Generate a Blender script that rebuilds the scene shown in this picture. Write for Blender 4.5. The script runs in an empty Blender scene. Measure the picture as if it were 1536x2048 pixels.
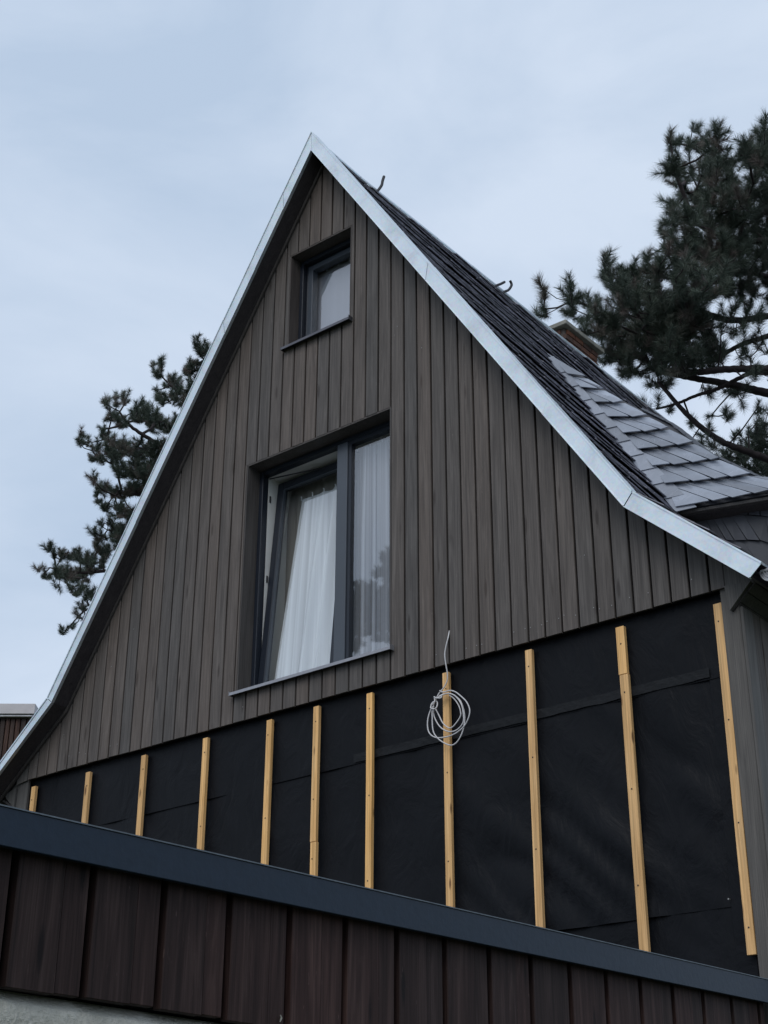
import bpy, bmesh, math, random
import numpy as np
from mathutils import Vector, Matrix, noise as mnoise

rng = random.Random(7)
nrg = np.random.default_rng(11)
SC = bpy.context.scene
COL = SC.collection

# ------------------------------------------------------------------ camera
F_PX = 3012.29
CAM = np.array([0.0, -8.0, 0.0])
ROT = np.array([[0.77357198, -0.27746457, -0.56973661],
                [0.63370025, 0.34327169, 0.69324494],
                [0.00322354, -0.89731711, 0.44137473]])   # world = ROT @ (right, down, forward)
cd = bpy.data.cameras.new('camera')
cam = bpy.data.objects.new('camera', cd)
COL.objects.link(cam)
SC.camera = cam
m = Matrix.Identity(4)
for r in range(3):
    m[r][0] = ROT[r, 0]
    m[r][1] = -ROT[r, 1]
    m[r][2] = -ROT[r, 2]
    m[r][3] = CAM[r]
cam.matrix_world = m
cd.sensor_fit = 'VERTICAL'
cd.sensor_height = 24.0
cd.lens = 24.0 * F_PX / 2048.0
cd.clip_start = 0.1
cd.clip_end = 800.0

# ------------------------------------------------------------------ sky and sun (overcast)
SUN_EL, SUN_ROT = math.radians(52), math.radians(200)
w = bpy.data.worlds.new('World')
SC.world = w
w.use_nodes = True
nt = w.node_tree
nt.nodes.clear()


def N(tree, t, **kw):
    n = tree.nodes.new(t)
    for k, v in kw.items():
        if k in n.inputs.keys():
            n.inputs[k].default_value = v
        else:
            setattr(n, k, v)
    return n


sky = N(nt, 'ShaderNodeTexSky', sky_type='NISHITA', sun_disc=False, sun_elevation=SUN_EL, sun_rotation=SUN_ROT)
sky.dust_density = 4.0
tc = N(nt, 'ShaderNodeTexCoord')
mp = N(nt, 'ShaderNodeMapping')
mp.inputs['Scale'].default_value = (1.6, 1.6, 3.2)
mp.inputs['Location'].default_value = (0.3, 1.7, 0.4)
n1 = N(nt, 'ShaderNodeTexNoise')
n1.inputs['Scale'].default_value = 2.3
n1.inputs['Detail'].default_value = 6.0
n1.inputs['Roughness'].default_value = 0.52
n1.inputs['Distortion'].default_value = 0.35
cr = N(nt, 'ShaderNodeValToRGB')
cr.color_ramp.elements[0].position = 0.36
cr.color_ramp.elements[0].color = (0.525, 0.648, 0.822, 1)
cr.color_ramp.elements[1].position = 0.64
cr.color_ramp.elements[1].color = (0.700, 0.805, 0.958, 1)
mul = N(nt, 'ShaderNodeVectorMath', operation='SCALE')
mul.inputs['Scale'].default_value = 0.10
mx = N(nt, 'ShaderNodeMix', data_type='RGBA')
mx.inputs['Factor'].default_value = 0.90
bg = N(nt, 'ShaderNodeBackground')
bg.inputs['Strength'].default_value = 1.0
wo = N(nt, 'ShaderNodeOutputWorld')
L = nt.links.new
L(tc.outputs['Generated'], mp.inputs['Vector'])
L(mp.outputs['Vector'], n1.inputs['Vector'])
L(n1.outputs['Fac'], cr.inputs['Fac'])
L(sky.outputs['Color'], mul.inputs[0])
L(mul.outputs['Vector'], mx.inputs['A'])
L(cr.outputs['Color'], mx.inputs['B'])
L(mx.outputs['Result'], bg.inputs['Color'])
L(bg.outputs['Background'], wo.inputs['Surface'])

sd = bpy.data.lights.new('sun', 'SUN')
sd.energy = 1.25
sd.angle = math.radians(40)
sd.color = (1.0, 0.97, 0.93)
sun = bpy.data.objects.new('sun', sd)
COL.objects.link(sun)
# light arrives from behind and above the camera
sun_dir = Vector((0.25, -0.68, 0.69)).normalized()
sun.rotation_euler = sun_dir.to_track_quat('Z', 'Y').to_euler()

SC.view_settings.view_transform = 'Standard'
SC.view_settings.look = 'None'
SC.view_settings.exposure = 0.0
SC.view_settings.gamma = 1.0
SC.view_settings.use_curve_mapping = False
SC.render.engine = 'CYCLES'
SC.cycles.max_bounces = 8
SC.cycles.transparent_max_bounces = 12

# ------------------------------------------------------------------ helpers


def ray(px, py):
    return ROT @ np.array([px - 768.0, py - 1024.0, F_PX])


def on_plane(p, P0, n):
    d = ray(*p)
    n = np.array(n, float)
    t = ((np.array(P0, float) - CAM) @ n) / (d @ n)
    return CAM + t * d


def on_y(p, y):
    return on_plane(p, (0, y, 0), (0, 1, 0))


def obj(name, verts, faces, mat, parent=None, smooth=False, loc=None):
    me = bpy.data.meshes.new(name)
    if loc is not None:
        verts = [(v[0] - loc[0], v[1] - loc[1], v[2] - loc[2]) for v in verts]
    me.from_pydata([tuple(map(float, v)) for v in verts], [], faces)
    me.update()
    bm = bmesh.new()
    bm.from_mesh(me)
    bmesh.ops.recalc_face_normals(bm, faces=bm.faces)
    bm.to_mesh(me)
    bm.free()
    if mat is not None:
        me.materials.append(mat)
    if smooth:
        for p in me.polygons:
            p.use_smooth = True
    o = bpy.data.objects.new(name, me)
    COL.objects.link(o)
    if loc is not None:
        o.location = loc
    if parent is not None:
        o.parent = parent
    return o


def child(o, parent):
    o.parent = parent
    o.matrix_parent_inverse = Matrix.Identity(4)
    return o


def empty(name, loc=(0, 0, 0)):
    # parts keep world coordinates, so things' empties sit at the origin of their parts' frame
    o = bpy.data.objects.new(name, None)
    COL.objects.link(o)
    o.location = loc
    o.empty_display_size = 0.2
    return o


def tag(o, label=None, cat=None, group=None, kind=None):
    if label:
        o['label'] = label
    if cat:
        o['category'] = cat
    if group:
        o['group'] = group
    if kind:
        o['kind'] = kind
    return o


class MB:
    """collects simple solids into one mesh"""

    def __init__(self):
        self.v = []
        self.f = []

    def add(self, v, f):
        o = len(self.v)
        self.v += [tuple(map(float, p)) for p in v]
        self.f += [tuple(i + o for i in q) for q in f]
        return self

    def box(self, a, b):
        x0, y0, z0 = a
        x1, y1, z1 = b
        return self.add([(x0, y0, z0), (x1, y0, z0), (x1, y1, z0), (x0, y1, z0),
                         (x0, y0, z1), (x1, y0, z1), (x1, y1, z1), (x0, y1, z1)],
                        [(0, 3, 2, 1), (4, 5, 6, 7), (0, 1, 5, 4), (1, 2, 6, 5), (2, 3, 7, 6), (3, 0, 4, 7)])

    def prism(self, pts, d):
        """planar polygon pts (3D), extruded by vector d"""
        n = len(pts)
        v = [tuple(p) for p in pts] + [(p[0] + d[0], p[1] + d[1], p[2] + d[2]) for p in pts]
        f = [tuple(range(n)), tuple(range(2 * n - 1, n - 1, -1))]
        for i in range(n):
            j = (i + 1) % n
            f.append((i, i + n, j + n, j))
        return self.add(v, f)

    def tube(self, pts, r, seg=6, cap=True):
        pts = [Vector(p) for p in pts]
        rs = r if isinstance(r, (list, tuple)) else [r] * len(pts)
        o = len(self.v)
        up = None
        for i, p in enumerate(pts):
            a = pts[max(i - 1, 0)]
            b = pts[min(i + 1, len(pts) - 1)]
            t = (b - a).normalized()
            if up is None:
                up = t.orthogonal().normalized()
            up = (up - t * up.dot(t))
            up = up.normalized() if up.length > 1e-6 else t.orthogonal().normalized()
            q = t.cross(up)
            for k in range(seg):
                an = 2 * math.pi * k / seg
                self.v.append(tuple(p + (up * math.cos(an) + q * math.sin(an)) * rs[i]))
        for i in range(len(pts) - 1):
            for k in range(seg):
                k2 = (k + 1) % seg
                self.f.append((o + i * seg + k, o + i * seg + k2, o + (i + 1) * seg + k2, o + (i + 1) * seg + k))
        if cap:
            self.f.append(tuple(o + k for k in reversed(range(seg))))
            self.f.append(tuple(o + (len(pts) - 1) * seg + k for k in range(seg)))
        return self

    def build(self, name, mat, parent=None, smooth=False, bevel=0.0):
        o = obj(name, self.v, self.f, mat, parent, smooth)
        if bevel:
            md = o.modifiers.new('bevel', 'BEVEL')
            md.width = bevel
            md.segments = 1
            md.limit_method = 'ANGLE'
        return o


def cat_rom(pts, n=6):
    P = [Vector(p) for p in pts]
    P = [P[0] * 2 - P[1]] + P + [P[-1] * 2 - P[-2]]
    out = []
    for i in range(1, len(P) - 2):
        for k in range(n):
            t = k / n
            a, b, c, d = P[i - 1], P[i], P[i + 1], P[i + 2]
            out.append(0.5 * ((2 * b) + (c - a) * t + (2 * a - 5 * b + 4 * c - d) * t * t + (3 * b - a - 3 * c + d) * t ** 3))
    out.append(P[-2])
    return out


# ------------------------------------------------------------------ materials


def mat_base(name, rough=0.7, metallic=0.0, spec=0.5):
    mt = bpy.data.materials.new(name)
    mt.use_nodes = True
    t = mt.node_tree
    t.nodes.clear()
    out = N(t, 'ShaderNodeOutputMaterial')
    b = N(t, 'ShaderNodeBsdfPrincipled')
    b.inputs['Roughness'].default_value = rough
    b.inputs['Metallic'].default_value = metallic
    b.inputs['Specular IOR Level'].default_value = spec
    t.links.new(b.outputs[0], out.inputs['Surface'])
    return mt, t, b, out


def ramp(t, fac, stops):
    r = N(t, 'ShaderNodeValToRGB')
    e = r.color_ramp.elements
    while len(e) < len(stops):
        e.new(0.5)
    for i, (p, c) in enumerate(stops):
        e[i].position = p
        e[i].color = (*c, 1)
    t.links.new(fac, r.inputs['Fac'])
    return r.outputs['Color']


def noise(t, vec, scale, detail=3, rough=0.55, dist=0.0):
    n = N(t, 'ShaderNodeTexNoise')
    n.inputs['Scale'].default_value = scale
    n.inputs['Detail'].default_value = detail
    n.inputs['Roughness'].default_value = rough
    n.inputs['Distortion'].default_value = dist
    if vec is not None:
        t.links.new(vec, n.inputs['Vector'])
    return n.outputs['Fac']


def mapped(t, scale=(1, 1, 1), rnd=0.0, rot=(0, 0, 0)):
    g = N(t, 'ShaderNodeTexCoord')
    mpn = N(t, 'ShaderNodeMapping')
    mpn.inputs['Scale'].default_value = scale
    mpn.inputs['Rotation'].default_value = rot
    src = g.outputs['Object']
    if rnd:
        oi = N(t, 'ShaderNodeObjectInfo')
        sc = N(t, 'ShaderNodeMath', operation='MULTIPLY')
        sc.inputs[1].default_value = rnd
        t.links.new(oi.outputs['Random'], sc.inputs[0])
        cb = N(t, 'ShaderNodeCombineXYZ')
        for k in range(3):
            t.links.new(sc.outputs[0], cb.inputs[k])
        ad = N(t, 'ShaderNodeVectorMath', operation='ADD')
        t.links.new(src, ad.inputs[0])
        t.links.new(cb.outputs[0], ad.inputs[1])
        src = ad.outputs[0]
    t.links.new(src, mpn.inputs['Vector'])
    return mpn.outputs['Vector']


def mix(t, fac, a, b, mode='MIX'):
    mxn = N(t, 'ShaderNodeMix', data_type='RGBA', blend_type=mode)
    if isinstance(fac, (int, float)):
        mxn.inputs['Factor'].default_value = fac
    else:
        t.links.new(fac, mxn.inputs['Factor'])
    for s, v in (('A', a), ('B', b)):
        if isinstance(v, tuple):
            mxn.inputs[s].default_value = (*v, 1)
        else:
            t.links.new(v, mxn.inputs[s])
    return mxn.outputs['Result']


def bump(t, b, h, strength=0.3, dist=0.01):
    bn = N(t, 'ShaderNodeBump')
    bn.inputs['Strength'].default_value = strength
    bn.inputs['Distance'].default_value = dist
    t.links.new(h, bn.inputs['Height'])
    t.links.new(bn.outputs[0], b.inputs['Normal'])


def rand_value(t, lo, hi):
    oi = N(t, 'ShaderNodeObjectInfo')
    mr = N(t, 'ShaderNodeMapRange')
    mr.inputs['To Min'].default_value = lo
    mr.inputs['To Max'].default_value = hi
    t.links.new(oi.outputs['Random'], mr.inputs['Value'])
    return mr.outputs[0]


def wood(name, c_dark, c_mid, c_light, grain=1.0, rough=0.62, knots=True, knot_c=(0.05, 0.03, 0.02), var=0.25,
         knot_size=0.045, horizontal=False, fleck=0.35, spec=0.25, sat=0.35, kscale=(9, 9, 1.6)):
    mt, t, b, _ = mat_base(name, rough, spec=spec)
    sc = (1.0, 60, 60) if horizontal else (60, 60, 1.0)
    v = mapped(t, sc, 40.0)
    v2 = mapped(t, (2, 14, 14) if horizontal else (14, 14, 1.1), 23.0)
    fine = noise(t, v, 1.6 * grain, 5, 0.65)
    broad = noise(t, v2, 1.3, 4, 0.6, 1.2)
    col = ramp(t, broad, [(0.25, c_dark), (0.5, c_mid), (0.8, c_light)])
    fcol = ramp(t, fine, [(0.33, (0.62, 0.62, 0.63)), (0.64, (1.2, 1.18, 1.16))])
    col = mix(t, 0.8, col, fcol, 'MULTIPLY')
    # cathedral grain rings
    wv = N(t, 'ShaderNodeTexWave', wave_type='RINGS', rings_direction='X' if horizontal else 'Z')
    wv.inputs['Scale'].default_value = 6.0
    wv.inputs['Distortion'].default_value = 6.0
    wv.inputs['Detail'].default_value = 3.0
    t.links.new(mapped(t, (0.35, 7, 7) if horizontal else (7, 7, 0.35), 31.0), wv.inputs['Vector'])
    wcol = ramp(t, wv.outputs['Fac'], [(0.0, (0.86, 0.85, 0.85)), (0.6, (1.04, 1.03, 1.02))])
    col = mix(t, 0.55, col, wcol, 'MULTIPLY')
    if knots:
        vo = N(t, 'ShaderNodeTexVoronoi')
        vo.inputs['Scale'].default_value = 1.0
        t.links.new(mapped(t, (1.6, 9, 9) if horizontal else kscale, 17.0), vo.inputs['Vector'])
        kc = N(t, 'ShaderNodeMapRange')
        kc.inputs['From Min'].default_value = knot_size * 2.4
        kc.inputs['From Max'].default_value = knot_size * 1.2
        t.links.new(vo.outputs['Distance'], kc.inputs['Value'])
        col = mix(t, kc.outputs[0], col, knot_c)
    # weather flecks
    fl = noise(t, mapped(t, (5, 5, 26) if horizontal else (26, 26, 5), 5.0), 3.0, 3, 0.7)
    flm = N(t, 'ShaderNodeMapRange')
    flm.inputs['From Min'].default_value = 0.66
    flm.inputs['From Max'].default_value = 0.78
    flm.inputs['To Max'].default_value = fleck
    t.links.new(fl, flm.inputs['Value'])
    col = mix(t, flm.outputs[0], col, tuple(min(1, c * 1.9) for c in c_light))
    # whole-board tone
    hs = N(t, 'ShaderNodeHueSaturation')
    t.links.new(rand_value(t, 1 - var, 1 + var), hs.inputs['Value'])
    t.links.new(rand_value(t, 1 - sat, 1 + sat), hs.inputs['Saturation'])
    t.links.new(col, hs.inputs['Color'])
    t.links.new(hs.outputs[0], b.inputs['Base Color'])
    bump(t, b, fine, 0.35, 0.002)
    return mt


M = {}
M['board'] = wood('stained_grey_brown_wood', (0.070, 0.061, 0.056), (0.101, 0.089, 0.082), (0.142, 0.127, 0.118),
                  knot_c=(0.055, 0.045, 0.04), var=0.13, fleck=0.42, knot_size=0.06)
M['trim'] = wood('stained_trim_wood', (0.075, 0.072, 0.068), (0.098, 0.094, 0.090), (0.12, 0.115, 0.11), knots=False, var=0.08, fleck=0.1)
M['soffit'] = wood('dark_soffit_wood', (0.040, 0.036, 0.038), (0.055, 0.050, 0.052), (0.070, 0.064, 0.064), knots=False, var=0.06, fleck=0.05)
M['reveal'] = wood('reveal_wood', (0.055, 0.048, 0.046), (0.075, 0.066, 0.062), (0.095, 0.084, 0.08), knots=False, var=0.06, fleck=0.05)
M['batten'] = wood('fresh_pine_wood', (0.64, 0.365, 0.135), (0.77, 0.465, 0.195), (0.85, 0.55, 0.26), grain=0.8,
                   knot_c=(0.20, 0.10, 0.04), var=0.13, knot_size=0.078, fleck=0.0, sat=0.05, kscale=(13, 13, 3.4))
M['plank'] = wood('old_dark_brown_wood', (0.019, 0.0115, 0.0105), (0.038, 0.0225, 0.0205), (0.078, 0.050, 0.045), rough=0.6, spec=0.12, sat=0.12,
                  knot_c=(0.012, 0.008, 0.008), var=0.16, fleck=0.5, knot_size=.06)
M['redplank'] = wood('old_red_brown_wood', (0.020, 0.011, 0.010), (0.036, 0.020, 0.016), (0.12, 0.075, 0.055), var=0.35, fleck=0.6)


def simple(name, c, rough=0.6, metallic=0.0, vscale=8.0, amt=0.15, spec=0.5, bs=0.0, bscale=40.0, stretch=(1, 1, 1)):
    mt, t, b, _ = mat_base(name, rough, metallic, spec)
    f = noise(t, mapped(t, stretch, 9.0), vscale, 5, 0.6)
    lo = tuple(x * (1 - amt) for x in c)
    hi = tuple(x * (1 + amt) for x in c)
    col = ramp(t, f, [(0.3, lo), (0.7, hi)])
    t.links.new(col, b.inputs['Base Color'])
    if bs:
        bump(t, b, noise(t, mapped(t, (1, 1, 1), 3.0), bscale, 4), bs, 0.01)
    return mt


def zinc(name, c, rough=0.42):
    mt, t, b, _ = mat_base(name, rough, 0.75)
    v = mapped(t, (1, 1, 1), 13.0)
    big = noise(t, v, 3.5, 4, 0.6, 0.6)
    vo = N(t, 'ShaderNodeTexVoronoi')
    vo.inputs['Scale'].default_value = 60.0
    t.links.new(v, vo.inputs['Vector'])
    sp = N(t, 'ShaderNodeSeparateColor')
    t.links.new(vo.outputs['Color'], sp.inputs[0])
    col = ramp(t, big, [(0.25, tuple(x * 0.82 for x in c)), (0.5, c), (0.8, tuple(min(1, x * 1.1) for x in c))])
    col = mix(t, 0.12, col, vo.outputs['Color'], 'OVERLAY')
    sc = noise(t, mapped(t, (3, 3, 3), 7.0), 9.0, 6, 0.75, 2.0)
    sm = N(t, 'ShaderNodeMapRange')
    sm.inputs['From Min'].default_value = 0.66
    sm.inputs['From Max'].default_value = 0.74
    sm.inputs['To Max'].default_value = 0.35
    t.links.new(sc, sm.inputs['Value'])
    col = mix(t, sm.outputs[0], col, tuple(x * 0.6 for x in c))
    t.links.new(col, b.inputs['Base Color'])
    rr = N(t, 'ShaderNodeMapRange')
    rr.inputs['To Min'].default_value = rough - 0.08
    rr.inputs['To Max'].default_value = rough + 0.12
    t.links.new(sp.outputs[0], rr.inputs['Value'])
    t.links.new(rr.outputs[0], b.inputs['Roughness'])
    bump(t, b, big, 0.25, 0.01)
    return mt


M['zinc'] = zinc('galvanised_steel', (0.66, 0.72, 0.76))
M['zinc_dull'] = zinc('weathered_lead_grey_metal', (0.50, 0.52, 0.55), 0.5)
M['gutter'] = simple('titanium_zinc_gutter', (0.42, 0.42, 0.43), 0.45, 0.6, 12, 0.3)
M['anthracite'] = simple('anthracite_frame', (0.013, 0.017, 0.026), 0.34, 0.0, 3, 0.05, spec=0.35)
M['anthracite_lit'] = simple('daylit_anthracite', (0.052, 0.063, 0.080), 0.35, 0.0, 3, 0.05)  # same anthracite as the frame, with daylight painted in as a lighter colour
M['fascia'] = simple('navy_coated_metal', (0.0100, 0.0205, 0.037), 0.42, 0.0, 25, 0.10, bs=0.12, bscale=30, spec=0.22)
M['fascia_edge'] = simple('fascia_top_edge', (0.10, 0.12, 0.14), 0.5, 0.2, 30, 0.3)
M['iron'] = simple('dark_iron', (0.035, 0.035, 0.04), 0.6, 0.4, 30, 0.2)
M['core'] = simple('wall_backing', (0.006, 0.006, 0.007), 0.95, 0.0, 5, 0.1, spec=0.05)
M['white_pvc'] = simple('white_window_plastic', (0.62, 0.62, 0.60), 0.45, 0.0, 4, 0.05)
M['room'] = simple('room_plaster', (0.35, 0.32, 0.28), 0.9, 0.0, 3, 0.1)
M['cable'] = simple('grey_white_cable', (0.56, 0.55, 0.56), 0.4, 0.0, 20, 0.08)
M['screw'] = simple('screw_steel', (0.30, 0.29, 0.28), 0.35, 0.6, 20, 0.1)
M['cap'] = simple('chimney_cap_concrete', (0.24, 0.235, 0.205), 0.9, 0.0, 12, 0.3, bs=0.4)
M['mortar'] = simple('mortar', (0.09, 0.075, 0.065), 0.95, 0.0, 30, 0.25, bs=0.5, bscale=80)
M['white_trim'] = simple('light_sheet_metal_trim', (0.46, 0.44, 0.45), 0.5, 0.1, 6, 0.08)
M['roofing'] = simple('bitumen_roofing', (0.05, 0.05, 0.052), 0.9, 0.0, 20, 0.2, bs=0.5)
M['earth'] = simple('grass_and_earth_ground', (0.055, 0.07, 0.035), 0.95, 0.0, 1.5, 0.4, bs=0.6, bscale=12)


def membrane():
    mt, t, b, _ = mat_base('black_vapour_membrane', 0.5, spec=0.13)
    v = mapped(t)
    f = noise(t, v, 1.3, 4, 0.6, 0.5)
    col = ramp(t, f, [(0.3, (0.0032, 0.0039, 0.0058)), (0.7, (0.0054, 0.0063, 0.0088))])
    t.links.new(col, b.inputs['Base Color'])
    h = noise(t, mapped(t, (1, 1, 0.55)), 5.0, 5, 0.55, 0.8)
    bump(t, b, h, 0.6, 0.03)
    return mt


M['membrane'] = membrane()
M['tape'] = simple('dull_membrane_tape', (0.0105, 0.0115, 0.0135), 0.55, 0.0, 30, 0.6, stretch=(1, 1, 6), spec=0.15)


def slate(name, c, rough, amt=0.35, spec=0.6):
    mt, t, b, _ = mat_base(name, rough, spec=spec)
    v = mapped(t, (1, 1, 1), 11.0)
    f = noise(t, v, 7.0, 6, 0.65, 0.5)
    col = ramp(t, f, [(0.25, tuple(x * (1 - amt) for x in c)), (0.55, c), (0.8, tuple(x * (1 + amt) for x in c))])
    hs = N(t, 'ShaderNodeHueSaturation')
    t.links.new(rand_value(t, 0.75, 1.3), hs.inputs['Value'])
    t.links.new(col, hs.inputs['Color'])
    t.links.new(hs.outputs[0], b.inputs['Base Color'])
    rr = N(t, 'ShaderNodeMapRange')
    rr.inputs['To Min'].default_value = rough - 0.1
    rr.inputs['To Max'].default_value = rough + 0.12
    t.links.new(f, rr.inputs['Value'])
    t.links.new(rr.outputs[0], b.inputs['Roughness'])
    bump(t, b, noise(t, v, 22.0, 5, 0.6), 0.35, 0.004)
    return mt


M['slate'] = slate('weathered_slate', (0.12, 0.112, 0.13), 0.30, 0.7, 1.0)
M['slate_main'] = slate('glint_streaked_slate', (0.21, 0.21, 0.25), 0.26, 0.9, 1.0)  # strong light-dark mottling paints in glints along the slate courses
M['slate_wet_skylit'] = slate('damp_skylit_slate', (0.235, 0.26, 0.31), 0.24, 0.18, 1.0)  # damp slate; its pale base colour stands in for reflected sky
M['slate_wall'] = slate('matt_shaded_slate', (0.044, 0.048, 0.059), 0.5, 0.25)  # matt slate, colour darkened further to carry the shade under the overhang


def stucco():
    mt, t, b, _ = mat_base('rough_cast_plaster', 0.95, spec=0.2)
    v = mapped(t)
    f = noise(t, v, 2.0, 6, 0.65, 0.4)
    f2 = noise(t, v, 60.0, 4, 0.6)
    col = ramp(t, f, [(0.3, (0.40, 0.39, 0.33)), (0.6, (0.62, 0.60, 0.54)), (0.8, (0.72, 0.70, 0.65))])
    col = mix(t, 0.5, col, ramp(t, f2, [(0.35, (0.72, 0.72, 0.72)), (0.65, (1.1, 1.1, 1.1))]), 'MULTIPLY')
    t.links.new(col, b.inputs['Base Color'])
    bump(t, b, f2, 0.9, 0.02)
    return mt


M['stucco'] = stucco()


def brickmat():
    mt, t, b, _ = mat_base('old_red_brick', 0.9, spec=0.2)
    f = noise(t, mapped(t, (1, 1, 1), 19.0), 9.0, 5, 0.65)
    col = ramp(t, f, [(0.25, (0.06, 0.038, 0.032)), (0.5, (0.14, 0.066, 0.045)), (0.8, (0.20, 0.10, 0.065))])
    hs = N(t, 'ShaderNodeHueSaturation')
    t.links.new(rand_value(t, 0.55, 1.25), hs.inputs['Value'])
    t.links.new(rand_value(t, 0.7, 1.1), hs.inputs['Saturation'])
    t.links.new(col, hs.inputs['Color'])
    t.links.new(hs.outputs[0], b.inputs['Base Color'])
    bump(t, b, f, 0.4, 0.01)
    return mt


M['brick'] = brickmat()


def glass():
    mt = bpy.data.materials.new('window_glass')
    mt.use_nodes = True
    t = mt.node_tree
    t.nodes.clear()
    out = N(t, 'ShaderNodeOutputMaterial')
    gl = N(t, 'ShaderNodeBsdfGlossy')
    gl.inputs['Roughness'].default_value = 0.0
    gl.inputs['Color'].default_value = (0.95, 0.97, 1.0, 1)
    tr = N(t, 'ShaderNodeBsdfTransparent')
    tr.inputs['Color'].default_value = (0.95, 0.97, 0.97, 1)
    fr = N(t, 'ShaderNodeFresnel')
    gg = N(t, 'ShaderNodeNewGeometry')
    im = N(t, 'ShaderNodeMix', data_type='FLOAT')
    im.inputs['A'].default_value = 2.35
    im.inputs['B'].default_value = 1 / 2.35
    t.links.new(gg.outputs['Backfacing'], im.inputs['Factor'])
    t.links.new(im.outputs['Result'], fr.inputs['IOR'])
    mxs = N(t, 'ShaderNodeMixShader')
    t.links.new(fr.outputs[0], mxs.inputs[0])
    t.links.new(tr.outputs[0], mxs.inputs[1])
    t.links.new(gl.outputs[0], mxs.inputs[2])
    t.links.new(mxs.outputs[0], out.inputs['Surface'])
    return mt


M['glass'] = glass()


def cloth(name, c, transl=0.35, sheer=(0.0, 0.0), folds=16):
    mt, t, b, out = mat_base(name, 0.9, spec=0.1)
    f = noise(t, mapped(t, (folds, 0.5, 0.10)), 1.2, 3, 0.55, 0.3)
    col = ramp(t, f, [(0.3, tuple(x * 0.92 for x in c)), (0.7, c)])
    t.links.new(col, b.inputs['Base Color'])
    tl = N(t, 'ShaderNodeBsdfTranslucent')
    t.links.new(col, tl.inputs['Color'])
    ms = N(t, 'ShaderNodeMixShader')
    ms.inputs[0].default_value = transl
    t.links.new(b.outputs[0], ms.inputs[1])
    t.links.new(tl.outputs[0], ms.inputs[2])
    last = ms.outputs[0]
    if sheer[1] > 0:
        tp_ = N(t, 'ShaderNodeBsdfTransparent')
        mr = N(t, 'ShaderNodeMapRange')
        mr.inputs['From Min'].default_value = 0.36
        mr.inputs['From Max'].default_value = 0.60
        mr.inputs['To Min'].default_value = sheer[1]
        mr.inputs['To Max'].default_value = sheer[0]
        t.links.new(f, mr.inputs['Value'])
        m2 = N(t, 'ShaderNodeMixShader')
        t.links.new(mr.outputs[0], m2.inputs[0])
        t.links.new(last, m2.inputs[1])
        t.links.new(tp_.outputs[0], m2.inputs[2])
        last = m2.outputs[0]
    t.links.new(last, out.inputs['Surface'])
    return mt


M['net'] = cloth('white_net_curtain', (0.82, 0.85, 0.89), 0.08, (0.03, 0.38))
M['net_thin'] = cloth('thin_net_curtain', (0.66, 0.68, 0.76), 0.08, (0.28, 0.68), 20)
M['blind'] = cloth('plain_white_curtain', (0.36, 0.37, 0.43), 0.05)
M['drape'] = cloth('grey_brown_drape', (0.30, 0.285, 0.26), 0.2)


def needles(name, c1, c2, c3):
    mt, t, b, out = mat_base(name, 0.6, spec=0.25)
    at = N(t, 'ShaderNodeAttribute')
    at.attribute_name = 'tone'
    col = ramp(t, at.outputs['Fac'], [(0.0, c1), (0.55, c2), (1.0, c3)])
    t.links.new(col, b.inputs['Base Color'])
    return mt


M['needle'] = needles('pine_needles', (0.050, 0.066, 0.052), (0.088, 0.112, 0.088), (0.15, 0.12, 0.11))
M['bark'] = simple('pine_bark', (0.030, 0.022, 0.023), 0.9, 0, 14, 0.4, bs=0.6, bscale=30)

# ------------------------------------------------------------------ ground
nx = 24
gv, gf = [], []
for i in range(nx + 1):
    for j in range(nx + 1):
        x = -260 + 520 * i / nx
        y = -260 + 520 * j / nx
        d = math.hypot(x, y)
        gv.append((x, y, -1.6 + (0.0 if d < 25 else 0.6 * mnoise.noise(Vector((x * .02, y * .02, 0))))))
for i in range(nx):
    for j in range(nx):
        a = i * (nx + 1) + j
        gf.append((a, a + nx + 1, a + nx + 2, a + 1))
tag(obj('ground', gv, gf, M['earth']), kind='structure')

# ------------------------------------------------------------------ house: key profile (x, z)
AP_O, AP_I = (-7.279, 9.044), (-7.272, 8.842)
RK_O, RK_I = (-4.321, 4.465), (-4.387, 4.388)
RE_O, RE_I = (-3.487, 3.721), (-3.567, 3.652)
LK_O, LK_I = (-10.213, 4.332), (-10.150, 4.282)
LE_O, LE_I = (-11.070, 3.616), (-11.020, 3.575)
VY = -0.19
HLEN = 10.0
house = tag(empty('house'), 'steep gabled house with grey-brown board cladding and slate roof, under renovation', 'house')


def under(x):
    """underside of roof at x"""
    pts = [LE_I, LK_I, AP_I, RK_I, RE_I]
    for a, b in zip(pts, pts[1:]):
        if a[0] <= x <= b[0]:
            return a[1] + (b[1] - a[1]) * (x - a[0]) / (b[0] - a[0])
    return 3.6


CLZ = 3.722
W1 = dict(x0=-8.084, x1=-6.507, z0=3.965, z1=6.002)
W2 = dict(x0=-7.667, x1=-6.946, z0=7.005, z1=7.976)

# board joints on the facade
J = [-10.625, -10.499, -10.367, -10.231, -10.098, -9.964, -9.834, -9.697, -9.567, -9.434, -9.301, -9.168, -9.038, -8.904, -8.773, -8.637, -8.504, -8.374]
k = 14
for i in range(1, k):
    J.append(-8.374 + (8.374 - 6.511) * i / k)
J += [-6.511, -6.376, -6.246, -6.110, -5.978, -5.846, -5.711, -5.577, -5.440, -5.302, -5.167, -5.030, -4.896, -4.754, -4.617, -4.480, -4.342, -4.208, -4.071, -3.931]
BOARD_END = -3.828
core = MB()
n_board = 0


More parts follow.
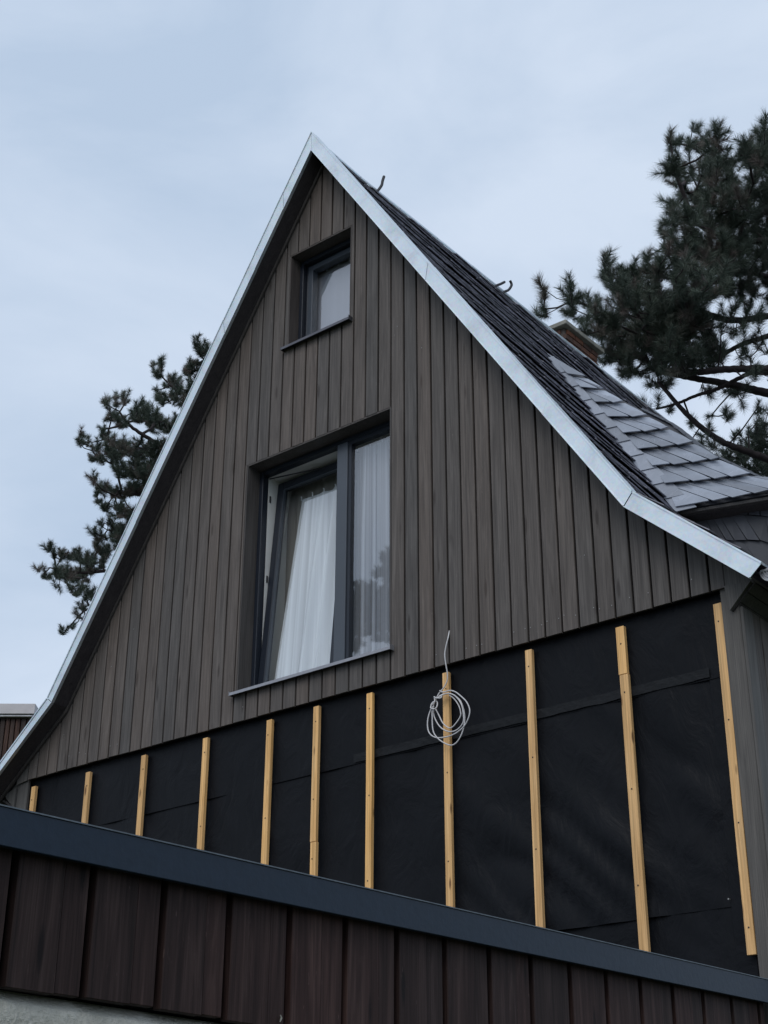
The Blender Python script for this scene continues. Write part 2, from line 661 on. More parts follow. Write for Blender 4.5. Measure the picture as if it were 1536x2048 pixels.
def board_piece(x0, x1, z0, zt, top=True):
    """one vertical board with eased edges; top follows zt(x)"""
    global n_board
    dy = rng.uniform(-0.0015, 0.0015)
    y0, y1 = 0.0 + dy, 0.020
    e = 0.0035
    zl, zr = zt(x0), zt(x1)
    if max(zl, zr) - z0 < 0.02:
        return
    # if ridge between
    xs = [x0, x1]
    apx = AP_I[0]
    mid = []
    if top and x0 < apx < x1:
        mid = [(apx, zt(apx))]
    for kx in (LK_I[0], RK_I[0]):
        if top and x0 < kx < x1:
            mid.append((kx, zt(kx)))
    zb = z0 + (rng.uniform(-0.002, 0.002) if z0 < 4 else 0)
    prof = [(x0, zb), (x1, zb), (x1, zr)] + mid + [(x0, zl)]
    cx = (x0 + x1) / 2

    def inset(p, s):
        return (p[0] + (s if p[0] < cx - 0.01 else (-s if p[0] > cx + 0.01 else 0)), p[1])
    n = len(prof)
    v = []
    for p in prof:
        q = inset(p, e)
        v.append((q[0], y0, q[1]))
    for p in prof:
        v.append((p[0], y0 + e, p[1]))
    for p in prof:
        v.append((p[0], y1, p[1]))
    f = [tuple(range(n)), tuple(range(3 * n - 1, 2 * n - 1, -1))]
    for r in range(2):
        for i in range(n):
            j = (i + 1) % n
            f.append((r * n + i, (r + 1) * n + i, (r + 1) * n + j, r * n + j))
    obj('cladding_board', v, f, M['board'], house)
    n_board += 1
    core.prism([(x0 - .006, 0.032, z0), (x1 + .006, 0.032, z0), (x1 + .006, 0.032, max(zr, z0 + .01)), (x0 - .006, 0.032, max(zl, z0 + .01))], (0, 0.085, 0))


G = 0.0155
for i in range(len(J)):
    xa = J[i] + G / 2
    xb = (J[i + 1] if i + 1 < len(J) else BOARD_END + G / 2) - G / 2
    segs = [(CLZ, None)]
    cuts = []
    for W in (W1, W2):
        if xb > W['x0'] + 0.01 and xa < W['x1'] - 0.01:
            cuts.append(W)
    if not cuts:
        board_piece(xa, xb, CLZ, under)
        continue
    # pieces split at the union of window edges
    edges = sorted(set([xa, xb] + [e for W in cuts for e in (W['x0'], W['x1']) if xa < e < xb]))
    full = [(xa, xb)]
    cur = CLZ
    for W in sorted(cuts, key=lambda q: q['z0']):
        a, b = max(xa, W['x0']), min(xb, W['x1'])
        zz = W['z0'] - 0.012
        board_piece(xa, xb, cur, lambda x, zz=zz: zz, top=False)
        for s, t_ in ((xa, a), (b, xb)):       # narrow remainder beside the opening
            if t_ - s > 0.012:
                board_piece(s, t_, W['z0'] - 0.010, lambda x, W=W: W['z1'], top=False)
        cur = W['z1']
    board_piece(xa, xb, cur, under)
tag(core.build('wall', M['core'], house))

# corner boards and eave end pieces
mb = MB().box((-10.775, 0.022, 1.0), (-10.632, 0.05, 3.80))
mb.build('corner_board', M['trim'], house, bevel=0.003)
MB().prism([(-10.775, 0.004, 3.70), (-10.632, 0.004, 3.72), (-10.632, 0.004, under(-10.632)), (-10.775, 0.004, under(-10.775))], (0, 0.017, 0)).build('corner_board', M['trim'], house)
MB().box((-3.876, 0.022, 0.9), (-3.757, 0.05, 3.745)).build('corner_board', M['trim'], house, bevel=0.003)
MB().box((-3.757, 0.024, 0.9), (-3.735, 0.15, 3.58)).build('corner_board', M['trim'], house, bevel=0.003)
MB().prism([(-3.826, -0.015, 3.725), (-3.647, -0.015, 3.712), (-3.803, -0.015, 3.557)], (0, 0.03, 0)).build('eave_end_board', M['trim'], house)
MB().prism([(-3.83, 0.003, 3.722), (-3.60, 0.003, 3.70), (-3.62, 0.003, under(-3.62) - .002), (-3.83, 0.003, under(-3.83) - .002)], (0, 0.016, 0)).build('eave_end_board', M['trim'], house)
MB().prism([(-10.78, 0.006, 3.68), (-10.93, 0.006, 3.64), (-10.90, 0.006, 3.60), (-10.78, 0.006, 3.50)], (0, 0.02, 0)).build('eave_end_board', M['trim'], house)
MB().prism([(-10.77, 0.027, 3.60), (-10.93, 0.027, 3.62), (-11.0, 0.027, under(-11.0) - .003), (-10.77, 0.027, under(-10.77) - .003)], (0, 0.02, 0)).build('eave_end_board', M['trim'], house)

# side wall boards (right-hand side of the house) and left side wall
yy = 0.155
while yy < 5.0:
    wd = 0.14
    MB().box((-3.775, yy, 0.9), (-3.752 + rng.uniform(-.002, .002), yy + wd - 0.010, 3.60)).build('side_board', M['board'], house, bevel=0.003)
    yy += wd
MB().box((-3.90, 0.06, -1.6), (-3.785, HLEN, 3.66)).build('wall', M['core'], house)
MB().box((-10.76, 0.06, -1.6), (-10.65, HLEN, 3.66)).build('wall', M['board'], house)
MB().box((-10.65, HLEN - .2, -1.6), (-3.90, HLEN - .05, 4.2)).build('wall', M['stucco'], house)

# soffit under eaves on both sides (boards running back)
for s, (xa, za, xb, zb) in enumerate([(-3.800, 3.555, -3.625, 3.705), (-10.80, 3.50, -10.98, 3.60)]):
    for q in range(3):
        fa, fb = q / 3, (q + 1) / 3 - 0.03
        pa = (xa + (xb - xa) * fa, 0.01, za + (zb - za) * fa)
        pb = (xa + (xb - xa) * fb, 0.01, za + (zb - za) * fb)
        MB().prism([pa, pb, (pb[0], 0.01, pb[2] + .02), (pa[0], 0.01, pa[2] + .02)], (0, 6, 0)).build('soffit_board', M['soffit'], house)

# ------------------------------------------------------------------ roof body


def slab(po, pi, y0, y1, name, mat):
    n = len(po)
    mbb = MB()
    for a in range(n - 1):
        mbb.prism([(po[a][0], y0, po[a][1]), (po[a + 1][0], y0, po[a + 1][1]), (pi[a + 1][0], y0, pi[a + 1][1]), (pi[a][0], y0, pi[a][1])], (0, y1 - y0, 0))
    return mbb.build(name, mat, house)


def lerp(a, b, t):
    return (a[0] + (b[0] - a[0]) * t, a[1] + (b[1] - a[1]) * t)


ins = 0.10   # the timber body stays just inside the sheet metal
bo = [lerp(i_, o_, ins) for i_, o_ in ((LE_I, LE_O), (LK_I, LK_O), (AP_I, AP_O), (RK_I, RK_O), (RE_I, RE_O))]
slab(bo, [LE_I, LK_I, AP_I, RK_I, RE_I], VY + 0.012, HLEN, 'roof', M['soffit'])

# thin moulding where soffit meets boards (left), and its counterpart
MB().prism([(LK_I[0], -0.022, LK_I[1] - .002), (AP_I[0], -0.022, AP_I[1] - .002), (AP_I[0], -0.022, AP_I[1] - .05), (LK_I[0], -0.022, LK_I[1] - .045)], (0, 0.018, 0)).build('moulding', M['reveal'], house)
MB().prism([(LE_I[0], -0.022, LE_I[1] - .002), (LK_I[0] - .001, -0.022, LK_I[1] - .002), (LK_I[0] - .001, -0.022, LK_I[1] - .045), (LE_I[0], -0.022, LE_I[1] - .035)], (0, 0.018, 0)).build('moulding', M['reveal'], house)


def flashing(o0, o1, i0, i1, lip, step, name='verge_flashing'):
    """one length of sheet metal verge: face, top flange going back, bottom drip"""
    y = VY - step
    t = 0.004
    mbb = MB()
    face = [(o0[0], y, o0[1]), (o1[0], y, o1[1]), (i1[0], y, i1[1]), (i0[0], y, i0[1])]
    mbb.prism(face, (0, 0.006, 0))
    # upper rolled edge
    du = Vector((o0[0] - i0[0], 0, o0[1] - i0[1])).normalized()
    mbb.prism([(o0[0], y - .006, o0[1]), (o1[0], y - .006, o1[1]), (o1[0] + du.x * .012, y - .006, o1[1] + du.z * .012), (o0[0] + du.x * .012, y - .006, o0[1] + du.z * .012)], (0, 0.10, 0))
    # drip edge
    mbb.prism([(i0[0], y - .009, i0[1]), (i1[0], y - .009, i1[1]), (i1[0] - du.x * .006, y - .009, i1[1] - du.z * .006), (i0[0] - du.x * .006, y - .009, i0[1] - du.z * .006)], (0, 0.03, 0))
    return mbb.build(name, M['zinc'], house)


def run_flash(Ao, Bo, Ai, Bi, cuts):
    cs = [0.0] + cuts + [1.0]
    for q in range(len(cs) - 1):
        a, b = cs[q], cs[q + 1]
        g = 0.0006
        flashing(lerp(Ao, Bo, a), lerp(Ao, Bo, b - g), lerp(Ai, Bi, a), lerp(Ai, Bi, b - g), 0, 0.0025 * (q % 2))


run_flash(AP_O, RK_O, AP_I, RK_I, [0.095, 0.44, 0.795])
run_flash((RK_O[0] + .002, RK_O[1] - .003), RE_O, (RK_I[0] + .002, RK_I[1] - .003), RE_I, [])
run_flash((AP_O[0] - .002, AP_O[1] - .003), LK_O, (AP_I[0] - .002, AP_I[1] - .003), LK_I, [0.11, 0.22, 0.34, 0.68])
run_flash((LK_O[0] - .002, LK_O[1] - .002), LE_O, (LK_I[0] - .002, LK_I[1] - .002), LE_I, [])

# gutters (half round) running along the eaves
for s, (gx, gz) in ((1, (-3.525, 3.742)), (-1, (-11.10, 3.60))):
    gm = MB()
    R0 = 0.072
    prof = [(gx + s * 0.075 + R0 * math.cos(a), gz - 0.045 + R0 * math.sin(a)) for a in [math.pi + math.pi * q / 12 for q in range(13)]]
    prof2 = [(gx + s * 0.075 + (R0 - .005) * math.cos(a), gz - 0.045 + (R0 - .005) * math.sin(a)) for a in [math.pi + math.pi * q / 12 for q in range(13)]]
    for q in range(12):
        gm.prism([(prof[q][0], -0.12, prof[q][1]), (prof[q + 1][0], -0.12, prof[q + 1][1]), (prof2[q + 1][0], -0.12, prof2[q + 1][1]), (prof2[q][0], -0.12, prof2[q][1])], (0, 7.5, 0))
    g = gm.build('gutter', M['gutter'], house)
    cp = [(p[0], -0.124, p[1]) for p in prof]
    MB().prism(cp, (0, 0.004, 0)).build('end_cap', M['gutter'], g)
    for rr_, yo in ((R0 + .004, -0.132), (R0 * .74, -0.130), (R0 * .5, -0.128)):
        pts = [(gx + s * 0.075 + rr_ * math.cos(a), yo, gz - 0.045 + rr_ * math.sin(a)) for a in [math.pi + math.pi * q / 14 for q in range(15)]]
        MB().tube(pts, 0.005, 5).build('end_cap_rib', M['gutter'], g)
    MB().tube([(gx + s * .075 - R0, -0.13, gz - .043), (gx + s * .075 + R0, -0.13, gz - .043)], 0.009, 6).build('gutter_rim', M['gutter'], g)

# ------------------------------------------------------------------ main roof slates (right slope), one joined part
sdir = np.array([RK_O[0] - AP_O[0], 0, RK_O[1] - AP_O[1]])
slen = np.linalg.norm(sdir)
sdir /= slen
nrm = np.array([-sdir[2], 0, sdir[0]])
nrm = nrm if nrm[0] > 0 else -nrm
P_AP = np.array([AP_O[0] - .012, 0, AP_O[1] - .105])


def slate_solid(mbb, P, down, across, nn, ln, wd, th, lift, skew=0.0, rnd=0.0):
    """P upper-left corner; lower edge lifted"""
    a = P
    b = P + across * wd
    c = P + across * (wd + skew) + down * ln + nn * lift
    d = P + across * skew + down * ln + nn * (lift + rnd)
    cc = c - across * (wd * .25)
    ce = c - down * (ln * .22)
    top = [a, b, ce, cc, d]
    mbb.prism([tuple(q) for q in top], tuple(nn * th))


def sag(y):
    """the old roof sags a little behind the new verge"""
    return float(np.interp(y, [-.2, .0, .5, 3.0, 5.0, 10.0], [.035, .015, -.020, -.070, -.110, -.13]))


def sagged(mbb):
    mbb.v = [(p[0], p[1], p[2] + sag(p[1])) for p in mbb.v]
    return mbb


ang = math.radians(24)
dn = sdir * math.cos(ang) - np.array([0, 1, 0]) * math.sin(ang)
ac = np.array([0, 1.0, 0]) * math.cos(ang) + sdir * math.sin(ang)
smb = MB()
ln, wd = 0.17, 0.29
expo = 0.112
for i in range(-46, 74):
    for j in range(-8, 60):
        base = P_AP + dn * (i * expo) + ac * (j * wd * .92 + (i % 2) * wd * .45)
        s_ = (base - P_AP) @ sdir
        yv = base[1]
        if s_ < -0.03 or s_ > slen - 0.06 or yv < VY + 0.035 + ln * math.sin(ang) or yv > HLEN - .3:
            continue
        P = base + nrm * (0.014 + rng.uniform(-.002, .003))
        slate_solid(smb, P, dn, ac, nrm, ln * rng.uniform(.95, 1.05), wd * rng.uniform(.97, 1.03), 0.008, 0.022 + 0.010 * math.sin(i * 2.4) + rng.uniform(-.002, .007), skew=rng.uniform(-.01, .01), rnd=rng.uniform(-.003, .004))
# verge course of narrow slates along the flashing
for i in range(int(slen / 0.085)):
    P = P_AP + sdir * (i * 0.085) + np.array([0, VY + 0.045, 0]) + nrm * (0.016 + rng.uniform(0, .004))
    if i * .085 > slen - .1:
        break
    slate_solid(smb, P, sdir, np.array([0, 1.0, 0]), nrm, 0.16, rng.uniform(.20, .27), 0.008, 0.018 + rng.uniform(0, .008))
tag(sagged(smb).build('roof_slates', M['slate_main'], house), kind='stuff')
# lower sweep of the roof (seen only from a step aside)
kd = np.array([RE_O[0] - RK_O[0], 0, RE_O[1] - RK_O[1]])
kl = np.linalg.norm(kd)
kd /= kl
kn = np.array([-kd[2], 0, kd[0]])
kmb = MB()
for i in range(5):
    for j in range(36):
        P = np.array([RK_O[0], VY + .03 + j * .205 + (i % 2) * .1, RK_O[1]]) + kd * (i * .2) + kn * .012
        if i == 4:
            continue
        slate_solid(kmb, P, kd, np.array([0, 1.0, 0]), kn, .25, .2, .007, .016)
tag(kmb.build('roof_slates', M['slate'], house), kind='stuff')
# left slope slates as plain relief
lmb = MB()
ld = np.array([LK_O[0] - AP_O[0], 0, LK_O[1] - AP_O[1]])
ll = np.linalg.norm(ld)
ld /= ll
ln_ = np.array([ld[2], 0, -ld[0]])
for i in range(int(ll / .2)):
    for j in range(45):
        P = np.array([AP_O[0], VY + .03 + j * .22 + (i % 2) * .11, AP_O[1] - .125]) + ld * (i * .2) + ln_ * .012
        slate_solid(lmb, P, ld, np.array([0, 1.0, 0]), ln_, .25, .215, .007, .014)
tag(sagged(lmb).build('roof_slates', M['slate'], house), kind='stuff')

# ridge capping strip: overlapping lengths of grey metal
yq = VY + 0.10
while yq < HLEN - 0.3:
    lnq = 0.62
    rmb = MB()
    lift = 0.030 + rng.uniform(0, .005)
    for sdv in (sdir, ld):
        nn = nrm if sdv is sdir else ln_
        a = P_AP + np.array([0, yq, 0]) + np.array([0, 0, lift + 0.012])
        b = a + sdv * 0.10 + nn * 0.004
        rmb.prism([tuple(a), tuple(b), tuple(b + np.array([0, lnq, 0]) + nn * .004), tuple(a + np.array([0, lnq, 0]))], tuple(nn * 0.005))
    rmb.box((P_AP[0] - .012, yq, P_AP[2] + lift + .008), (P_AP[0] + .016, yq + lnq - .03, P_AP[2] + lift + .026))
    sagged(rmb).build('ridge_cap', M['zinc'], house)
    yq += 0.585

# roof hooks
RIDGE = (-7.24, 0, 0)


def on_ridge(p):
    return on_plane(p, RIDGE, (1, 0, 0))


for path in ([(748, 388), (756, 381), (763, 371), (765, 362), (768, 353)],
             [(1000, 590), (1010, 583), (1017, 580), (1022, 573), (1023, 568), (1020, 561)],
             [(985, 577), (993, 571), (1001, 568), (1009, 564)]):
    pts = cat_rom([on_ridge(p) for p in path], 4)
    pts[0] = pts[0] - Vector((0, 0, 0.03))
    MB().tube(pts, 0.014, 7).build('roof_hook', M['iron'], house, smooth=True)

# ------------------------------------------------------------------ chimney
ch = MB().box((-8.02, 4.40, 7.6), (-7.56, 5.08, 9.40)).build('chimney', M['mortar'], house)
bm_mesh = None


def brick_at(loc, size):
    global bm_mesh
    key = 'brick_%s' % (size,)
    me = bpy.data.meshes.get(key)
    if me is None:
        b_ = MB().box((-size[0] / 2, -size[1] / 2, -size[2] / 2), (size[0] / 2, size[1] / 2, size[2] / 2))
        me = bpy.data.meshes.new(key)
        me.from_pydata(b_.v, [], b_.f)
        bmm = bmesh.new()
        bmm.from_mesh(me)
        bmesh.ops.recalc_face_normals(bmm, faces=bmm.faces)
        bmesh.ops.bevel(bmm, geom=bmm.edges[:], offset=0.004, segments=1, affect='EDGES')
        bmm.to_mesh(me)
        bmm.free()
        me.materials.append(M['brick'])
    o = bpy.data.objects.new('brick', me)
    COL.objects.link(o)
    o.location = loc
    o.parent = ch
    return o


for r in range(11):
    z = 9.40 - 0.035 - r * 0.075
    off = 0.12 if r % 2 else 0.0
    for yb in np.arange(4.40 - 0.06 + off, 5.10, 0.172):
        y0, y1 = max(yb - .08, 4.395), min(yb + .08, 5.085)
        if y1 - y0 > 0.03:
            brick_at((-7.56 + rng.uniform(-.002, .004), (y0 + y1) / 2, z), (0.04, round(y1 - y0, 3), 0.062))
    for xb in (-7.93, -7.70):
        brick_at((xb - (.06 if r % 2 else 0), 4.40, z), (0.19, 0.04, 0.062))
MB().box((-8.10, 4.33, 9.405), (-7.49, 5.15, 9.462)).build('chimney_cap', M['cap'], ch, bevel=0.006)

# ------------------------------------------------------------------ dormer on the right slope
dorm = MB()
B3 = on_y((1358, 1020), 1.1)
C3 = on_y((1640, 972), 1.1)
A3 = on_y((1100, 712), 1.72)
pn = np.cross(B3 - A3, C3 - A3)
pn /= np.linalg.norm(pn)
if pn[1] > 0:
    pn = -pn


def onp(p, off=0.0):
    return on_plane(p, A3 + pn * off, pn)


# side slope body
back = np.array([0.0, 0.16, -0.05])
hipS = [(1100, 712), (1177, 759), (1236, 796), (1282, 821), (1341, 850), (1412, 907), (1536, 966), (1640, 1016)]
H3 = [onp(p) for p in hipS]
poly = [A3] + H3[1:] + [C3, B3]
# the two last hip points run past C3, keep the outline simple
poly = [A3, H3[2], H3[4], H3[5], H3[6], C3, B3]
dorm.prism([tuple(p) for p in poly], tuple(-pn * 0.05))
# top of the dormer behind the hip, running back level
for a, b in zip(H3[:6], H3[1:7]):
    dorm.prism([tuple(a), tuple(b), tuple(b + np.array([-.0, 4.0, 0.0])), tuple(a + np.array([0, 4.0, 0]))], (0, 0, -0.05))
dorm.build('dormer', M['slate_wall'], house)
dormer = bpy.data.objects['dormer']
# outward-facing front of the dormer
FX = C3[0] - .12
MB().box((FX - .25, 1.26, 3.35), (FX, 5.0, H3[6][2] - .03)).build('front_wall', M['slate_wall'], dormer)
MB().prism([(FX + .14, 1.1, C3[2] - .01), (FX + .14, 5.1, H3[6][2] - .02), (FX + .14, 5.1, H3[6][2] + .01), (FX + .14, 1.1, C3[2] + .02)], (-.6, 0, .12)).build('front_eave', M['slate_wall'], dormer)
# hip edge course
hm = MB()
ht = [Vector(onp(p, 0.02)) for p in [(1282, 817), (1341, 846), (1412, 903), (1536, 962), (1600, 995)]]
for q in range(len(ht) - 1):
    nseg = 5
    for s in range(nseg):
        a = ht[q].lerp(ht[q + 1], s / nseg)
        b = ht[q].lerp(ht[q + 1], (s + 1.15) / nseg)
        up = Vector((0.0, 0.02, 0.016))
        hm.prism([tuple(a - up * .4), tuple(b - up * .4), tuple(b + up), tuple(a + up * 1.25)], (0.0, 0.16, 0.012))
tag(hm.build('hip_slates', M['slate_wall'], dormer), kind='stuff')

rows = [((1100, 712), (1102, 714)),
        ((1141, 755), (1180, 762)),
        ((1168, 782), (1215, 786)),
        ((1197, 812), (1255, 811)),
        ((1222, 841), (1303, 839)),
        ((1253, 874), (1345, 864)),
        ((1283, 906), (1396, 893)),
        ((1312, 940), (1446, 925)),
        ((1336, 975), (1510, 956)),
        ((1358, 1022), (1640, 972))]
NS = [1, 3, 3, 4, 4, 5, 5, 5, 6]


def dslate(name, quad, lift_low, mat, parent, off=0.012, round_=True):
    """quad: tl, tr, br, bl on the dormer slope in 3D"""
    tl, tr, br, bl = quad
    up_n = pn
    tl = tl + up_n * off
    tr = tr + up_n * off
    br = br + up_n * (off + lift_low)
    bl = bl + up_n * (off + lift_low * .8)
    pts = [tl, tr]
    if round_:
        for tq in (0.55, 0.8, 0.93):
            pts.append(tr + (br - tr) * tq + (tl - tr) * (0.10 * (tq - .5) ** 2 * 4))
        pts.append(br + (bl - br) * 0.05)
    else:
        pts.append(br)
    pts.append(bl)
    return MB().prism([tuple(q) for q in pts], tuple(up_n * 0.010)).build(name, mat, parent)


def pt2(row, t, sag=0.0):
    a, b = rows[row]
    return (a[0] + (b[0] - a[0]) * t, a[1] + (b[1] - a[1]) * t + sag * 4 * t * (1 - t))


for r in range(9):
    dyr = rows[r + 1][0][1] - rows[r][0][1]
    W0 = rows[r][1][0] - rows[r][0][0]
    W1_ = rows[r + 1][1][0] - rows[r + 1][0][0]
    # joints as pixels along the course: all lean the same way
    step = 24 + 2.1 * r
    leanp = 1.75 * dyr + 6
    tops = []
    x_ = rows[r][0][0] + 4 + (7 if r % 2 else 0)
    while x_ + leanp < rows[r + 1][1][0] - 8:
        tops.append(x_ + rng.uniform(-3, 3))
        x_ += step
    js = [(rows[r][0][0], rows[r + 1][0][0])] + [(x, x + leanp) for x in tops] + [(rows[r][1][0], rows[r + 1][1][0])]

    def tp(row, x):
        a_, b_ = rows[row]
        return (x - a_[0]) / max(1e-6, (b_[0] - a_[0]))
    for s in range(len(js) - 1):
        (xa, xb), (xc, xd) = js[s], js[s + 1]
        ga = 0 if s == 0 else 2.6
        gb = 0 if s == 0 else 4.2
        ta, tb = min(1, tp(r, xa + ga)), min(1, tp(r, xc))
        ba, bb = min(1, tp(r + 1, xb + gb)), min(1, tp(r + 1, xd))
        if tb - ta < 0.004 and bb - ba < 0.01:
            continue
        sg_ = 1.5 if r > 0 else 0
        q = [onp(pt2(r, ta, sg_)), onp(pt2(r, max(tb, ta + .004), sg_)), onp(pt2(r + 1, bb, 2.5)), onp(pt2(r + 1, ba, 2.5))]
        q = [np.array(v_) for v_ in q]
        q[0] = q[0] + (q[0] - q[3]) * 0.06
        q[1] = q[1] + (q[1] - q[2]) * 0.06
        dslate('slate', q, 0.046 + rng.uniform(0, .006), M['slate_wet_skylit'], dormer, off=0.010)
# swept valley strip of narrow slates down the left border
for i in range(11):
    t0, t1 = i / 11, (i + 1.08) / 11
    def edge(t):
        x = 1096 + (1352 - 1096) * t
        y = 716 + (1024 - 716) * t
        return (x - 4 * math.sin(math.pi * t), y)
    wpx = 12 + 29 * t0
    a = onp(edge(t0), .030)
    b = onp((edge(t0)[0] + wpx, edge(t0)[1] - wpx * .25), .030)
    c = onp((edge(min(1, t1))[0] + wpx * 1.1, edge(min(1, t1))[1] - wpx * .25), .040)
    d = onp(edge(min(1, t1)), .040)
    MB().prism([tuple(a), tuple(b), tuple(c), tuple(d)], tuple(pn * .006)).build('slate', M['slate_wet_skylit'], dormer)

# eave edge board under the dormer slope and its dark soffit
ea, eb = on_y((1352, 1024), 1.09), on_y((1640, 976), 1.09)
MB().prism([tuple(ea), tuple(eb), tuple(eb + np.array([0, 0, -.022])), tuple(ea + np.array([0, 0, -.022]))], (0, 0.03, 0)).build('eave_edge', M['trim'], dormer)
MB().prism([tuple(ea + np.array([0, .03, -.03])), tuple(eb + np.array([0, .03, -.03])), tuple(eb + np.array([0, .22, -.06])), tuple(ea + np.array([0, .22, -.06]))], (0, 0, .02)).build('soffit_board', M['soffit'], dormer)

# cheek wall with slates
YC = 1.24
ck = MB()
ckp = [(1340, 1010), (1640, 985), (1640, 1330), (1500, 1330), (1340, 1100)]
ck.prism([tuple(on_y(p, YC)) for p in ckp], (0, 0.25, 0))
ck.build('cheek_wall', M['core'], dormer)
CK_ROWS = [[(1330, 1000), (1380, 1000), (1440, 1000), (1500, 1000), (1600, 1005), (1680, 1012)],
           [(1368, 1022), (1400, 1024), (1440, 1028), (1480, 1030), (1520, 1032), (1600, 1043)],
           [(1400, 1074), (1440, 1080), (1470, 1082), (1515, 1080), (1545, 1087), (1640, 1100)],
           [(1440, 1140), (1480, 1146), (1520, 1150), (1560, 1156), (1600, 1165), (1700, 1185)],
           [(1480, 1220), (1520, 1225), (1560, 1230), (1600, 1236), (1640, 1242), (1720, 1260)]]


def along(row, x):
    R_ = CK_ROWS[row]
    for a, b in zip(R_, R_[1:]):
        if x <= b[0]:
            t = (x - a[0]) / (b[0] - a[0])
            return (x, a[1] + (b[1] - a[1]) * t)
    a, b = R_[-2], R_[-1]
    t = (x - a[0]) / (b[0] - a[0])
    return (x, a[1] + (b[1] - a[1]) * t)


ck_x = [([1345, 1375, 1401, 1424, 1448, 1472, 1496, 1520, 1546, 1572], 3),
        ([1356, 1376, 1402, 1420, 1437, 1462, 1488, 1533, 1560, 1590], 34),
        ([1380, 1412, 1440, 1485, 1530, 1572, 1610], 52),
        ([1400, 1450, 1495, 1540, 1590, 1640], 48)]
for r, (xs, sh) in enumerate(ck_x):
    for a, b in zip(xs, xs[1:]):
        sh0 = sh * (1.0 if a < 1500 or r != 1 else 0.25)
        sh1 = sh * (1.0 if b < 1500 or r != 1 else 0.25)
        q = [along(r, a), along(r, b), along(r + 1, b + sh1 - .5), along(r + 1, a + sh0 + 1.2)]
        P = [on_y(p, YC - 0.006) for p in q]
        P[2] = P[2] + np.array([0, -0.024, 0])
        P[3] = P[3] + np.array([0, -0.016, 0])
        P[2] = P[2] + (P[2] - P[1]) * .03
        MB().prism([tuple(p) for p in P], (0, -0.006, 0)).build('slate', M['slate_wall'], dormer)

# ------------------------------------------------------------------ windows
FY = 0.145


def box_frame(x0, x1, z0, z1, y0, y1, w_, name, mat, parent, wb=None):
    wb = wb or w_
    mbb = MB()
    mbb.box((x0, y0, z0), (x0 + w_, y1, z1))
    mbb.box((x1 - w_, y0, z0), (x1, y1, z1))
    mbb.box((x0 + w_, y0, z1 - w_), (x1 - w_, y1, z1))
    mbb.box((x0 + w_, y0, z0), (x1 - w_, y1, z0 + wb))
    return mbb.build(name, mat, parent, bevel=0.004)


def reveal(W, name='reveal_board'):
    t = 0.014
    MB().box((W['x0'], 0.003, W['z0'] - .01), (W['x0'] + t, FY + .02, W['z1'])).build(name, M['reveal'], house)
    MB().box((W['x1'] - t, 0.003, W['z0'] - .01), (W['x1'], FY + .02, W['z1'])).build(name, M['reveal'], house)
    MB().box((W['x0'] + t, 0.003, W['z1'] - t), (W['x1'] - t, FY + .02, W['z1'])).build(name, M['reveal'], house)


def sill(W, xl, xr, mat):
    z = W['z0']
    mbb = MB()
    # sloping tray, folded nose, end upstands
    mbb.prism([(xl, -0.050, z - .010), (xl, FY + .01, z + .012), (xl, FY + .01, z + .015), (xl, -0.050, z - .006)], (xr - xl, 0, 0))
    mbb.prism([(xl, -0.050, z - .006), (xl, -0.0505, z - .030), (xl, -0.047, z - .030), (xl, -0.047, z - .010)], (xr - xl, 0, 0))
    mbb.box((xl - .003, -0.052, z - .031), (xl, 0.0, z + .004))
    mbb.box((xr, -0.052, z - .031), (xr + .003, 0.0, z + .010))
    return mbb.build('window_sill', mat, house)


reveal(W1)
reveal(W2)
M['sill'] = simple('brushed_aluminium_sill', (0.30, 0.30, 0.32), 0.38, 0.55, 20, 0.1)
M['sill_dark'] = simple('dark_aluminium_sill', (0.10, 0.10, 0.115), 0.4, 0.5, 20, 0.1)
sill(W1, -8.108, -6.475, M['sill'])
sill(W2, -7.693, -6.925, M['sill_dark'])

# --- big window
x0, x1 = W1['x0'] + .014, W1['x1'] - .014
z0, z1 = W1['z0'] + .012, W1['z1'] - .014
win = box_frame(x0, x1, z0, z1, FY, FY + .07, 0.042, 'window', M['anthracite'], house)
win['label'] = 'large two-part window with tilted left casement'
MB().box((-7.19, FY - .004, z0 + .042), (-7.078, FY + .07, z1 - .042)).build('mullion', M['anthracite_lit'], win, bevel=.004)
# right, fixed light
MB().box((-7.078, FY + .008, z0 + .042), (-7.045, FY + .06, z1 - .042)).build('glazing_bead', M['anthracite'], win)
MB().box((-7.045, FY + .008, z0 + .042), (x1 - .042, FY + .06, z0 + .070)).build('glazing_bead', M['anthracite'], win)
MB().box((-7.045, FY + .008, z1 - .075), (x1 - .042, FY + .06, z1 - .042)).build('glazing_bead', M['anthracite'], win)
obj('pane', [(-7.05, FY + .03, z0 + .065), (x1 - .04, FY + .03, z0 + .065), (x1 - .04, FY + .03, z1 - .07), (-7.05, FY + .03, z1 - .07)], [(0, 1, 2, 3)], M['glass'], win)
# left, casement tilted inwards at the head
TILT = math.radians(4.6)
piv = Vector((0, FY + .045, z0 + .045))


def tilt(v):
    v = Vector(v) - piv
    c, s = math.cos(TILT), math.sin(TILT)
    return tuple(Vector((v.x, v.y * c + v.z * s, -v.y * s + v.z * c)) + piv)


def tilted(mbb):
    mbb.v = [tilt(v) for v in mbb.v]
    return mbb


